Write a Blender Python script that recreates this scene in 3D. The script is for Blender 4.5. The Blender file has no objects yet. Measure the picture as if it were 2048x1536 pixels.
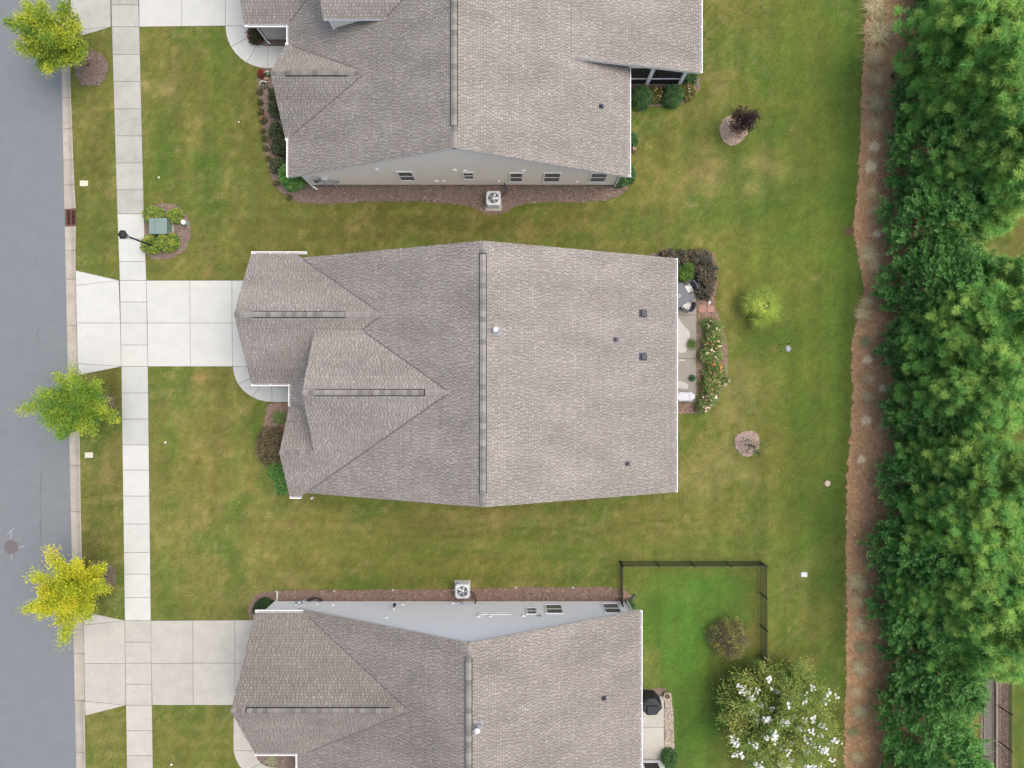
import bpy, math, random
import numpy as np
from mathutils import Vector, Matrix

random.seed(7)
RNG = np.random.default_rng(11)
SC = bpy.context.scene
COL = SC.collection
R = math.radians

# ------------------------------------------------------------------ camera, sky, sun, exposure
CAM_H = 40.6                      # drone height in metres
PPM = 35.0                        # photograph pixels per metre on the ground
cam = bpy.data.cameras.new('camera')
cam.sensor_width = 36.0
cam.lens = 36.0 * CAM_H / (2048 / PPM)
cam.clip_start = 0.5
cam.clip_end = 1500
camo = bpy.data.objects.new('camera', cam)
camo.location = (0, 0, CAM_H)
COL.objects.link(camo)
SC.camera = camo

SUN_EL, SUN_AZ = R(68), R(80)     # azimuth clockwise from +Y (picture top)
world = bpy.data.worlds.new('World')
SC.world = world
world.use_nodes = True
wn = world.node_tree
wn.nodes.clear()
wo = wn.nodes.new('ShaderNodeOutputWorld')
wb = wn.nodes.new('ShaderNodeBackground')
ws = wn.nodes.new('ShaderNodeTexSky')
ws.sky_type = 'NISHITA'
ws.sun_disc = False
ws.sun_elevation = SUN_EL
ws.sun_rotation = SUN_AZ
ws.air_density = 1.0
ws.dust_density = 6.0
ws.ozone_density = 1.0
wn.links.new(ws.outputs[0], wb.inputs[0])
wn.links.new(wb.outputs[0], wo.inputs[0])
wb.inputs[1].default_value = 0.15

sun = bpy.data.lights.new('sun', 'SUN')
sun.energy = 0.7
sun.angle = R(60)
sun.color = (1.0, 0.985, 0.96)
suno = bpy.data.objects.new('sun', sun)
sd = Vector((math.sin(SUN_AZ) * math.cos(SUN_EL), math.cos(SUN_AZ) * math.cos(SUN_EL), math.sin(SUN_EL)))
suno.rotation_euler = sd.to_track_quat('Z', 'Y').to_euler()
suno.location = (0, 0, 60)
COL.objects.link(suno)

SC.view_settings.view_transform = 'Standard'
SC.view_settings.look = 'None'
SC.view_settings.gamma = 1.0
SC.view_settings.use_curve_mapping = False
SC.view_settings.exposure = 0.82
SC.cycles.max_bounces = 10
SC.cycles.diffuse_bounces = 8
SC.cycles.transparent_max_bounces = 6


# ------------------------------------------------------------------ helpers
def W(px, py, z=0.0):
    """Photograph measurement -> metres, for a point at height z."""
    k = (CAM_H - z) / CAM_H / PPM
    return ((px - 1024) * k, (768 - py) * k)


def WP(pts, z=0.0):
    return [W(x, y, z) for x, y in pts]


def setp(o, label=None, cat=None, group=None, kind=None):
    if label: o['label'] = label
    if cat: o['category'] = cat
    if group: o['group'] = group
    if kind: o['kind'] = kind
    return o


def empty(name, label, cat, loc=(0, 0, 0), rz=0.0, group=None):
    o = bpy.data.objects.new(name, None)
    o.empty_display_size = 0.2
    COL.objects.link(o)
    o.location = loc
    o.rotation_euler = (0, 0, rz)
    return setp(o, label, cat, group)


def link(name, me, parent=None, loc=(0, 0, 0), rot=(0, 0, 0), scale=(1, 1, 1)):
    o = bpy.data.objects.new(name, me)
    COL.objects.link(o)
    o.location = loc
    o.rotation_euler = rot
    o.scale = scale
    if parent is not None:
        o.parent = parent
    return o


def copy_tree(o, parent=None):
    c = o.copy()
    COL.objects.link(c)
    if parent is not None:
        c.parent = parent
    for ch in list(o.children):
        copy_tree(ch, c)
    return c


class MB:
    """Small mesh builder: collects faces, makes one mesh."""
    def __init__(s):
        s.v, s.f, s.m, s.c = [], [], [], []
        s.col = None

    def add(s, vs, fs, mi=0):
        b = len(s.v)
        s.v += [tuple(p) for p in vs]
        if s.col is not None:
            s.c += [s.col] * len(vs)
        s.f += [tuple(i + b for i in f) for f in fs]
        s.m += [mi] * len(fs)
        return s

    def box(s, x0, x1, y0, y1, z0, z1, mi=0):
        return s.add([(x0, y0, z0), (x1, y0, z0), (x1, y1, z0), (x0, y1, z0),
                      (x0, y0, z1), (x1, y0, z1), (x1, y1, z1), (x0, y1, z1)],
                     [(3, 2, 1, 0), (4, 5, 6, 7), (0, 1, 5, 4), (1, 2, 6, 5), (2, 3, 7, 6), (3, 0, 4, 7)], mi)

    def bbox(s, x0, x1, y0, y1, z0, z1, b=0.02, mi=0):
        """box with a chamfered top"""
        vs = []
        for (i, z) in ((0, z0), (0, z1 - b), (b, z1)):
            vs += [(x0 + i, y0 + i, z), (x1 - i, y0 + i, z), (x1 - i, y1 - i, z), (x0 + i, y1 - i, z)]
        fs = [(3, 2, 1, 0), (8, 9, 10, 11)]
        for k in (0, 4):
            for i in range(4):
                j = (i + 1) % 4
                fs.append((k + i, k + j, k + 4 + j, k + 4 + i))
        return s.add(vs, fs, mi)

    def prism(s, poly, z0, z1, ch=0.0, mi=0):
        n = len(poly)
        area = sum(poly[i][0] * poly[(i + 1) % n][1] - poly[(i + 1) % n][0] * poly[i][1] for i in range(n))
        if area < 0:
            poly = poly[::-1]
        vs = [(x, y, z0) for x, y in poly]
        fs = [tuple(range(n))[::-1]]
        if ch > 0:
            cx = sum(p[0] for p in poly) / n
            cy = sum(p[1] for p in poly) / n
            vs += [(x, y, z1 - ch) for x, y in poly]
            ins = []
            for i in range(n):
                p0, p1, p2 = Vector(poly[i - 1]), Vector(poly[i]), Vector(poly[(i + 1) % n])
                a, b = (p1 - p0), (p2 - p1)
                a = a.normalized() if a.length > 1e-6 else Vector((1, 0))
                b = b.normalized() if b.length > 1e-6 else a
                nn = Vector((-a.y, a.x)) + Vector((-b.y, b.x))
                nn = nn.normalized() if nn.length > 1e-6 else Vector((-a.y, a.x))
                ins.append((p1.x + nn.x * ch, p1.y + nn.y * ch, z1))
            vs += ins
            for k in (0, n):
                for i in range(n):
                    j = (i + 1) % n
                    fs.append((k + i, k + j, k + n + j, k + n + i))
            fs.append(tuple(range(2 * n, 3 * n)))
        else:
            vs += [(x, y, z1) for x, y in poly]
            for i in range(n):
                j = (i + 1) % n
                fs.append((i, j, n + j, n + i))
            fs.append(tuple(range(n, 2 * n)))
        return s.add(vs, fs, mi)

    def tube(s, pts, r, seg=8, mi=0, caps=True):
        pts = [Vector(p) for p in pts]
        rs = r if isinstance(r, (list, tuple)) else [r] * len(pts)
        vs, fs = [], []
        prev = None
        for i, p in enumerate(pts):
            t = (pts[min(i + 1, len(pts) - 1)] - pts[max(i - 1, 0)]).normalized()
            if prev is None:
                a = Vector((0, 0, 1)) if abs(t.z) < 0.9 else Vector((1, 0, 0))
                prev = t.cross(a).normalized()
            u = (prev - t * prev.dot(t)).normalized()
            prev = u
            w = t.cross(u)
            for k in range(seg):
                a = 2 * math.pi * k / seg
                vs.append(p + (u * math.cos(a) + w * math.sin(a)) * rs[i])
        for i in range(len(pts) - 1):
            for k in range(seg):
                l = (k + 1) % seg
                fs.append((i * seg + k, i * seg + l, (i + 1) * seg + l, (i + 1) * seg + k))
        if caps:
            fs.append(tuple(range(seg))[::-1])
            fs.append(tuple(range((len(pts) - 1) * seg, len(pts) * seg)))
        return s.add(vs, fs, mi)

    def lathe(s, prof, c=(0, 0, 0), seg=20, mi=0, sx=1.0, sy=1.0):
        """prof: list of (r, z) bottom to top around c"""
        vs, fs = [], []
        for r, z in prof:
            for k in range(seg):
                a = 2 * math.pi * k / seg
                vs.append((c[0] + r * sx * math.cos(a), c[1] + r * sy * math.sin(a), c[2] + z))
        n = len(prof)
        for i in range(n - 1):
            for k in range(seg):
                l = (k + 1) % seg
                fs.append((i * seg + k, i * seg + l, (i + 1) * seg + l, (i + 1) * seg + k))
        fs.append(tuple(range(seg))[::-1])
        fs.append(tuple(range((n - 1) * seg, n * seg)))
        return s.add(vs, fs, mi)

    def mesh(s, name, mats, smooth=False):
        me = bpy.data.meshes.new(name)
        me.from_pydata(s.v, [], s.f)
        if not isinstance(mats, (list, tuple)):
            mats = [mats]
        for m in mats:
            me.materials.append(m)
        if len(mats) > 1:
            me.polygons.foreach_set('material_index', s.m)
        if smooth:
            me.polygons.foreach_set('use_smooth', [True] * len(s.f))
        if s.col is not None:
            at = me.color_attributes.new('Col', 'FLOAT_COLOR', 'POINT')
            at.data.foreach_set('color', np.c_[np.array(s.c, dtype=np.float32), np.ones(len(s.c), dtype=np.float32)].ravel())
        me.update()
        return me

    def obj(s, name, mats, parent=None, smooth=False, loc=(0, 0, 0), rot=(0, 0, 0)):
        return link(name, s.mesh(name, mats, smooth), parent, loc, rot)


def np_mesh(name, verts, k, mats, cols=None, smooth=False):
    """verts (n*k,3): every k consecutive vertices are one face."""
    verts = np.ascontiguousarray(verts, dtype=np.float32).reshape(-1, 3)
    n = len(verts) // k
    me = bpy.data.meshes.new(name)
    me.vertices.add(n * k)
    me.vertices.foreach_set('co', verts.ravel())
    me.loops.add(n * k)
    me.loops.foreach_set('vertex_index', np.arange(n * k, dtype=np.int32))
    me.polygons.add(n)
    me.polygons.foreach_set('loop_start', np.arange(0, n * k, k, dtype=np.int32))
    try:
        me.polygons.foreach_set('loop_total', np.full(n, k, dtype=np.int32))
    except Exception:
        pass
    me.materials.append(mats)
    if cols is not None:
        at = me.color_attributes.new('Col', 'FLOAT_COLOR', 'POINT')
        c = np.repeat(np.asarray(cols, dtype=np.float32).reshape(n, -1, 3), k if np.asarray(cols).size == n * 3 else 1, axis=1).reshape(-1, 3)
        at.data.foreach_set('color', np.c_[c, np.ones(len(c), dtype=np.float32)].ravel())
    me.update()
    me.validate()
    return me


def inpoly(x, y, poly):
    inside = np.zeros(x.shape, bool)
    n = len(poly)
    xs = [p[0] for p in poly]; ys = [p[1] for p in poly]
    sel = (x > min(xs)) & (x < max(xs)) & (y > min(ys)) & (y < max(ys))
    if not sel.any():
        return inside
    xx, yy = x[sel], y[sel]
    ins = np.zeros(xx.shape, bool)
    j = n - 1
    for i in range(n):
        x0, y0 = poly[i]; x1, y1 = poly[j]
        if y0 != y1:
            c = ((y0 > yy) != (y1 > yy)) & (xx < (x1 - x0) * (yy - y0) / (y1 - y0) + x0)
            ins ^= c
        j = i
    inside[sel] = ins
    return inside


def vnoise(x, y, seed=0):
    """smooth value noise 0..1"""
    r = np.random.default_rng(seed)
    T = r.random((256, 256))
    xi, yi = np.floor(x).astype(int), np.floor(y).astype(int)
    fx, fy = x - xi, y - yi
    fx = fx * fx * (3 - 2 * fx); fy = fy * fy * (3 - 2 * fy)
    g = lambda a, b: T[a % 256, b % 256]
    return (g(xi, yi) * (1 - fx) + g(xi + 1, yi) * fx) * (1 - fy) + (g(xi, yi + 1) * (1 - fx) + g(xi + 1, yi + 1) * fx) * fy


def fbm(x, y, seed=0, o=4, rot=True):
    t = 0; a = 0.5; s = 0
    for i in range(o):
        th = 0.62 + 1.9 * i if rot else 0.0
        xr, yr = x * math.cos(th) - y * math.sin(th), x * math.sin(th) + y * math.cos(th)
        t = t + a * vnoise(xr * 2 ** i + 17.3 * i, yr * 2 ** i + 5.1 * i, seed + i)
        s += a
        a *= 0.55
    return t / s


def smooth_poly(pts, it=2):
    for _ in range(it):
        q = []
        for i in range(len(pts)):
            a, b = pts[i], pts[(i + 1) % len(pts)]
            q.append((a[0] * .75 + b[0] * .25, a[1] * .75 + b[1] * .25))
            q.append((a[0] * .25 + b[0] * .75, a[1] * .25 + b[1] * .75))
        pts = q
    return pts


def rough_poly(pts, step=0.15, amp=0.05, seed=3):
    out = []
    rr = random.Random(seed)
    for i in range(len(pts)):
        a, b = Vector(pts[i]), Vector(pts[(i + 1) % len(pts)])
        n = max(1, int((b - a).length / step))
        for k in range(n):
            p = a.lerp(b, k / n)
            out.append((p.x + rr.uniform(-amp, amp), p.y + rr.uniform(-amp, amp)))
    return out


# ------------------------------------------------------------------ materials
def new_mat(name):
    m = bpy.data.materials.new(name)
    m.use_nodes = True
    nt = m.node_tree
    return m, nt, nt.nodes['Principled BSDF']


def N(nt, t, **kw):
    n = nt.nodes.new(t)
    for k, v in kw.items():
        setattr(n, k, v)
    return n


def plain(name, col, rough=0.6, metal=0.0, var=0.08, scale=6.0, bump=0.0, bscale=60.0, objvar=0.0, spec=0.4):
    """base colour broken up by two noises, optional per-object tone and fine relief"""
    m, nt, b = new_mat(name)
    b.inputs['Roughness'].default_value = rough
    b.inputs['Metallic'].default_value = metal
    b.inputs['Specular IOR Level'].default_value = spec
    geo = N(nt, 'ShaderNodeNewGeometry')
    n1 = N(nt, 'ShaderNodeTexNoise'); n1.inputs['Scale'].default_value = scale; n1.inputs['Detail'].default_value = 5
    n1.inputs['Roughness'].default_value = 0.65
    nt.links.new(geo.outputs['Position'], n1.inputs['Vector'])
    mr = N(nt, 'ShaderNodeMapRange')
    mr.inputs[1].default_value = 0.25; mr.inputs[2].default_value = 0.75
    mr.inputs[3].default_value = 1 - var; mr.inputs[4].default_value = 1 + var
    nt.links.new(n1.outputs[0], mr.inputs[0])
    fac = mr.outputs[0]
    if objvar:
        oi = N(nt, 'ShaderNodeObjectInfo')
        m2 = N(nt, 'ShaderNodeMapRange')
        m2.inputs[3].default_value = 1 - objvar; m2.inputs[4].default_value = 1 + objvar
        nt.links.new(oi.outputs['Random'], m2.inputs[0])
        mu = N(nt, 'ShaderNodeMath', operation='MULTIPLY')
        nt.links.new(fac, mu.inputs[0]); nt.links.new(m2.outputs[0], mu.inputs[1])
        fac = mu.outputs[0]
    vm = N(nt, 'ShaderNodeVectorMath', operation='SCALE')
    vm.inputs[0].default_value = col[:3]
    nt.links.new(fac, vm.inputs['Scale'])
    nt.links.new(vm.outputs[0], b.inputs['Base Color'])
    if bump:
        n2 = N(nt, 'ShaderNodeTexNoise'); n2.inputs['Scale'].default_value = bscale; n2.inputs['Detail'].default_value = 4
        nt.links.new(geo.outputs['Position'], n2.inputs['Vector'])
        bp = N(nt, 'ShaderNodeBump'); bp.inputs['Strength'].default_value = bump; bp.inputs['Distance'].default_value = 0.02
        nt.links.new(n2.outputs[0], bp.inputs['Height'])
        nt.links.new(bp.outputs[0], b.inputs['Normal'])
    return m


def attr_mat(name, rough=0.8, var=0.12, scale=25.0, transl=0.0, low=0.0, lowscale=0.5, spec=0.25, lowstretch=(1, 1, 1), objvar=0.0):
    """colour from the mesh's own Col attribute, with grain"""
    m, nt, b = new_mat(name)
    b.inputs['Roughness'].default_value = rough
    b.inputs['Specular IOR Level'].default_value = spec
    at = N(nt, 'ShaderNodeAttribute'); at.attribute_name = 'Col'
    geo = N(nt, 'ShaderNodeNewGeometry')
    n1 = N(nt, 'ShaderNodeTexNoise'); n1.inputs['Scale'].default_value = scale; n1.inputs['Detail'].default_value = 4
    nt.links.new(geo.outputs['Position'], n1.inputs['Vector'])
    mr = N(nt, 'ShaderNodeMapRange')
    mr.inputs[1].default_value = 0.28; mr.inputs[2].default_value = 0.72
    mr.inputs[3].default_value = 1 - var; mr.inputs[4].default_value = 1 + var
    nt.links.new(n1.outputs[0], mr.inputs[0])
    fac = mr.outputs[0]
    if low:
        mp = N(nt, 'ShaderNodeMapping'); mp.inputs['Scale'].default_value = lowstretch
        nt.links.new(geo.outputs['Position'], mp.inputs[0])
        n2 = N(nt, 'ShaderNodeTexNoise'); n2.inputs['Scale'].default_value = lowscale; n2.inputs['Detail'].default_value = 4
        nt.links.new(mp.outputs[0], n2.inputs['Vector'])
        m2 = N(nt, 'ShaderNodeMapRange')
        m2.inputs[1].default_value = 0.3; m2.inputs[2].default_value = 0.7
        m2.inputs[3].default_value = 1 - low; m2.inputs[4].default_value = 1 + low
        nt.links.new(n2.outputs[0], m2.inputs[0])
        mu = N(nt, 'ShaderNodeMath', operation='MULTIPLY')
        nt.links.new(fac, mu.inputs[0]); nt.links.new(m2.outputs[0], mu.inputs[1])
        fac = mu.outputs[0]
    if objvar:
        oi = N(nt, 'ShaderNodeObjectInfo')
        m3 = N(nt, 'ShaderNodeMapRange')
        m3.inputs[3].default_value = 1 - objvar; m3.inputs[4].default_value = 1 + objvar
        nt.links.new(oi.outputs['Random'], m3.inputs[0])
        mu = N(nt, 'ShaderNodeMath', operation='MULTIPLY')
        nt.links.new(fac, mu.inputs[0]); nt.links.new(m3.outputs[0], mu.inputs[1])
        fac = mu.outputs[0]
    vm = N(nt, 'ShaderNodeVectorMath', operation='SCALE')
    nt.links.new(at.outputs['Color'], vm.inputs[0])
    nt.links.new(fac, vm.inputs['Scale'])
    nt.links.new(vm.outputs[0], b.inputs['Base Color'])
    if transl:
        tr = N(nt, 'ShaderNodeBsdfTranslucent')
        nt.links.new(vm.outputs[0], tr.inputs[0])
        mx = N(nt, 'ShaderNodeMixShader'); mx.inputs[0].default_value = transl
        out = nt.nodes['Material Output']
        nt.links.new(b.outputs[0], mx.inputs[1]); nt.links.new(tr.outputs[0], mx.inputs[2])
        nt.links.new(mx.outputs[0], out.inputs[0])
    return m


def weather(m, amount=0.12, scale=0.9, spots=0.25):
    """wear on concrete: broad grime and a few small drips"""
    nt = m.node_tree
    b = nt.nodes['Principled BSDF']
    src = b.inputs['Base Color'].links[0].from_socket
    geo = N(nt, 'ShaderNodeNewGeometry')
    n1 = N(nt, 'ShaderNodeTexNoise'); n1.inputs['Scale'].default_value = scale; n1.inputs['Detail'].default_value = 8; n1.inputs['Roughness'].default_value = .72
    nt.links.new(geo.outputs['Position'], n1.inputs['Vector'])
    r1 = N(nt, 'ShaderNodeMapRange'); r1.inputs[1].default_value = .42; r1.inputs[2].default_value = .72; r1.inputs[3].default_value = 1; r1.inputs[4].default_value = 1 - amount
    nt.links.new(n1.outputs[0], r1.inputs[0])
    v = N(nt, 'ShaderNodeTexVoronoi'); v.inputs['Scale'].default_value = 1.7
    nt.links.new(geo.outputs['Position'], v.inputs['Vector'])
    r2 = N(nt, 'ShaderNodeMapRange'); r2.inputs[1].default_value = .03; r2.inputs[2].default_value = .09; r2.inputs[3].default_value = 1 - spots; r2.inputs[4].default_value = 1
    nt.links.new(v.outputs[0], r2.inputs[0])
    mu = N(nt, 'ShaderNodeMath', operation='MULTIPLY')
    nt.links.new(r1.outputs[0], mu.inputs[0]); nt.links.new(r2.outputs[0], mu.inputs[1])
    sc = N(nt, 'ShaderNodeVectorMath', operation='SCALE')
    nt.links.new(src, sc.inputs[0]); nt.links.new(mu.outputs[0], sc.inputs['Scale'])
    nt.links.new(sc.outputs[0], b.inputs['Base Color'])
    return m


M = {}
M['asphalt'] = plain('asphalt', (0.146, 0.160, 0.167), 0.9, var=0.05, scale=1.6, bump=0.5, bscale=90)
M['conc_white'] = plain('concrete_new', (0.428, 0.436, 0.402), 0.8, var=0.055, scale=1.2, bump=0.15, bscale=70, objvar=0.035)
M['conc_grey'] = plain('concrete_grey', (0.325, 0.325, 0.292), 0.85, var=0.10, scale=1.6, bump=0.25, bscale=60, objvar=0.06)
M['conc_mid'] = plain('concrete_mid', (0.385, 0.395, 0.368), 0.85, var=0.06, scale=1.4, bump=0.2, bscale=60, objvar=0.04)
M['conc_tan'] = plain('concrete_tan', (0.365, 0.355, 0.312), 0.85, var=0.07, scale=1.5, bump=0.25, bscale=60, objvar=0.05)
M['curb'] = plain('concrete_curb', (0.335, 0.305, 0.25), 0.88, var=0.13, scale=2.5, bump=0.3, bscale=50, objvar=0.06)
for k_, a_ in (('conc_white', .07), ('conc_grey', .16), ('conc_mid', .08), ('conc_tan', .11), ('curb', .2), ('asphalt', .05)):
    weather(M[k_], a_, spots=.10)
M['patio'] = plain('concrete_damp', (0.215, 0.20, 0.172), 0.7, var=0.10, scale=2.2, bump=0.2, bscale=60, objvar=0.03)
M['dry'] = plain('concrete_dry', (0.37, 0.36, 0.335), 0.85, var=0.06, scale=3, bump=0.2)
M['soil'] = plain('soil', (0.085, 0.068, 0.045), 0.95, var=0.3, scale=9, bump=0.5)
M['joint'] = plain('joint_soil', (0.10, 0.088, 0.07), 0.95, var=0.3, scale=14)
M['mulch'] = plain('mulch', (0.165, 0.122, 0.098), 0.95, var=0.38, scale=14, bump=0.8, bscale=40)
M['ring'] = plain('old_mulch', (0.155, 0.122, 0.082), 0.95, var=0.35, scale=10, bump=0.7, bscale=40)
M['mulch_red'] = plain('mulch_red', (0.19, 0.13, 0.10), 0.95, var=0.36, scale=14, bump=0.8, bscale=40)
M['straw'] = plain('pine_straw', (0.39, 0.23, 0.118), 0.95, var=0.28, scale=3.5, bump=0.8, bscale=30)
M['white'] = plain('white_trim', (0.79, 0.795, 0.80), 0.45, var=0.03, scale=2)
M['fascia'] = plain('white_fascia', (0.62, 0.61, 0.60), 0.5, var=0.04, scale=2)
M['soffit'] = plain('drip_edge', (0.30, 0.28, 0.265), 0.6, var=0.08, scale=4)
M['siding_beige'] = plain('siding_beige', (0.79, 0.735, 0.63), 0.6, var=0.04, scale=3)
M['siding_white'] = plain('siding_white', (0.84, 0.845, 0.855), 0.55, var=0.03, scale=3)
M['siding_grey'] = plain('siding_grey', (0.46, 0.41, 0.37), 0.6, var=0.04, scale=3)
M['found'] = plain('foundation_block', (0.22, 0.175, 0.125), 0.9, var=0.25, scale=8, bump=0.4)
M['leadgrey'] = plain('weathered_lead', (0.24, 0.25, 0.27), 0.6, 0.2, var=0.2, scale=9)
M['black'] = plain('black_metal', (0.018, 0.019, 0.022), 0.5, var=0.15, scale=10)
M['black_soft'] = plain('black_cover', (0.017, 0.019, 0.024), 0.65, var=0.25, scale=6, bump=0.6, bscale=14)
M['darkvent'] = plain('dark_vent', (0.05, 0.055, 0.068), 0.5, var=0.15, scale=10)
M['metal'] = plain('galvanised_metal', (0.52, 0.55, 0.58), 0.38, 0.75, var=0.12, scale=8)
M['metal_white'] = plain('enamel_grey', (0.50, 0.52, 0.53), 0.4, var=0.05, scale=6)
M['meter'] = plain('meter_grey', (0.36, 0.38, 0.40), 0.45, 0.3, var=0.08, scale=6)
M['valley'] = plain('valley_dirt_shade', (0.105, 0.095, 0.088), 0.9, var=0.3, scale=7)  # dirt and crease shade painted as one dark tone
M['rust'] = plain('rusty_iron', (0.16, 0.075, 0.055), 0.85, 0.1, var=0.3, scale=15, bump=0.4)
M['utilgreen'] = plain('utility_green', (0.145, 0.205, 0.185), 0.5, var=0.10, scale=4)
M['stalk'] = plain('leaf_stalk_green', (0.11, 0.17, 0.05), 0.6, var=0.1)
M['utilgreen_l'] = plain('utility_green_light', (0.30, 0.40, 0.33), 0.5, var=0.08, scale=6)
M['plasticwhite'] = plain('white_plastic', (0.66, 0.66, 0.62), 0.5, var=0.06, scale=6)
M['plasticbeige'] = plain('beige_plastic', (0.50, 0.47, 0.38), 0.6, var=0.10, scale=9)
M['pinkcap'] = plain('pale_pink_cap', (0.48, 0.37, 0.31), 0.6, var=0.08, scale=9)
M['bark'] = plain('bark', (0.12, 0.088, 0.062), 0.9, var=0.3, scale=14, bump=0.8, bscale=30)
M['bark_pale'] = plain('bark_pale', (0.26, 0.21, 0.16), 0.9, var=0.25, scale=14, bump=0.6, bscale=30)
M['wicker'] = plain('dark_wicker', (0.045, 0.05, 0.062), 0.6, var=0.2, scale=20)
M['table'] = plain('slate_tabletop', (0.062, 0.072, 0.098), 0.45, var=0.18, scale=16)
M['coverlight'] = plain('pale_vinyl_cover', (0.42, 0.42, 0.46), 0.55, var=0.10, scale=7, bump=0.9, bscale=9)
M['wood_tan'] = plain('weathered_timber', (0.34, 0.27, 0.20), 0.8, var=0.15, scale=6, objvar=0.08)
M['wood_grey'] = plain('grey_plank', (0.16, 0.14, 0.12), 0.85, var=0.25, scale=6, objvar=0.18)
M['brickstone'] = plain('stepping_stone', (0.29, 0.17, 0.125), 0.9, var=0.35, scale=16, bump=0.5)
M['rock'] = plain('pale_rock', (0.50, 0.48, 0.43), 0.85, var=0.15, scale=9, bump=0.5)
M['rocktan'] = plain('tan_rock', (0.33, 0.255, 0.17), 0.85, var=0.2, scale=9, bump=0.5)
M['pot'] = plain('tan_pot', (0.42, 0.36, 0.26), 0.7, var=0.1, scale=8)
M['clay'] = plain('manhole_iron', (0.125, 0.105, 0.105), 0.8, 0.1, var=0.18, scale=12, bump=0.4)
M['hose'] = plain('dark_hose', (0.03, 0.03, 0.032), 0.5, var=0.1)
M['screen'] = plain('dark_screen', (0.028, 0.026, 0.026), 0.6, var=0.3, scale=1.6)
M['paint'] = plain('faded_paint', (0.30, 0.31, 0.32), 0.9, var=0.1)
M['crack'] = plain('sealed_crack', (0.085, 0.09, 0.10), 0.8, var=0.15)

m, nt, b = new_mat('window_glass')
b.inputs['Base Color'].default_value = (0.045, 0.085, 0.07, 1); b.inputs['Roughness'].default_value = 0.08
b.inputs['Specular IOR Level'].default_value = 0.8
M['glass'] = m
M['insect'] = plain('insect_screen', (0.145, 0.14, 0.135), 0.7, var=0.06, scale=4)
m, nt, b = new_mat('lamp_glass')
b.inputs['Base Color'].default_value = (0.06, 0.065, 0.08, 1); b.inputs['Roughness'].default_value = 0.15
M['lampglass'] = m

# cushion print
m, nt, b = new_mat('cushion_print')
vo = N(nt, 'ShaderNodeTexVoronoi'); vo.inputs['Scale'].default_value = 11
ng = N(nt, 'ShaderNodeNewGeometry'); nt.links.new(ng.outputs['Position'], vo.inputs['Vector'])
cr = N(nt, 'ShaderNodeValToRGB'); cr.color_ramp.elements[0].position = 0.28; cr.color_ramp.elements[0].color = (0.12, 0.12, 0.15, 1)
cr.color_ramp.elements[1].position = 0.45; cr.color_ramp.elements[1].color = (0.52, 0.51, 0.47, 1)
nt.links.new(vo.outputs[0], cr.inputs[0]); nt.links.new(cr.outputs[0], b.inputs['Base Color']); b.inputs['Roughness'].default_value = 0.9
M['cushion'] = m

M['lawn'] = attr_mat('lawn_soil', 0.95, var=0.42, scale=22, low=0.10, lowscale=1.6)
M['blade'] = attr_mat('grass_blades', 0.8, var=0.18, scale=30, transl=0.15)
M['leaf'] = attr_mat('foliage', 0.6, var=0.12, scale=9, transl=0.30, spec=0.3)
M['needle'] = attr_mat('conifer_foliage', 0.65, var=0.18, scale=5, transl=0.38, spec=0.25, objvar=0.12)
M['drygrass'] = attr_mat('dry_grass_blades', 0.9, var=0.15, scale=12, spec=0.1)
M['flower'] = attr_mat('petals', 0.7, var=0.06, scale=20, transl=0.2)
M['chips'] = attr_mat('loose_chips', 0.95, var=0.15, scale=30)
M['shingle_a'] = attr_mat('shingles_grey_brown', 0.92, var=0.10, scale=38, low=0.13, lowscale=0.55, spec=0.15, lowstretch=(0.45, 1.4, 1))
M['shingle_b'] = attr_mat('shingles_taupe', 0.92, var=0.10, scale=38, low=0.12, lowscale=0.6, spec=0.15, lowstretch=(0.5, 1.3, 1))
M['shingle_c'] = attr_mat('shingles_brown', 0.92, var=0.10, scale=38, low=0.13, lowscale=0.55, spec=0.15, lowstretch=(0.45, 1.4, 1))
CAPM = {}
for hk, cc in (('a', (0.185, 0.176, 0.157)), ('b', (0.195, 0.186, 0.168)), ('c', (0.185, 0.174, 0.155))):
    CAPM[hk] = [plain('ridge_cap_%d_%s' % (i, hk), tuple(c * f for c in cc), 0.92, var=0.12, scale=25, spec=0.15)
                for i, f in enumerate((0.80, 0.95, 1.10, 1.22))]

# ------------------------------------------------------------------ ground, road, lawn
YTOP, YBOT = 34.0, -34.0          # built extent along the street


def lin(tab, y):
    return float(np.interp(y, [t[0] for t in tab], [t[1] for t in tab]))


CURB_L = [(-440, 108.7), (0, 118), (1536, 150.6), (1960, 159.6)]
CURB_R = [(-440, 128), (0, 137), (160, 141), (400, 150), (430, 153), (470, 151), (540, 151), (733, 156), (875, 160), (1040, 162), (1240, 168), (1536, 171), (1960, 180)]
SW_L = [(-440, 210), (0, 223), (54, 224), (428, 235), (561, 240), (733, 243), (1241, 250), (1536, 254), (1960, 260)]
SW_R = [(-440, 263), (0, 277), (54, 279), (428, 288), (561, 293), (733, 296), (1241, 302), (1536, 306), (1960, 312)]

g = MB()
g.add([(-320, -320, -0.16), (320, -320, -0.16), (320, 320, -0.16), (-320, 320, -0.16)], [(0, 1, 2, 3)])
go = g.obj('ground', plain('far_grass', (0.085, 0.095, 0.032), 0.95, var=0.35, scale=0.8))
setp(go, kind='structure')

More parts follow.
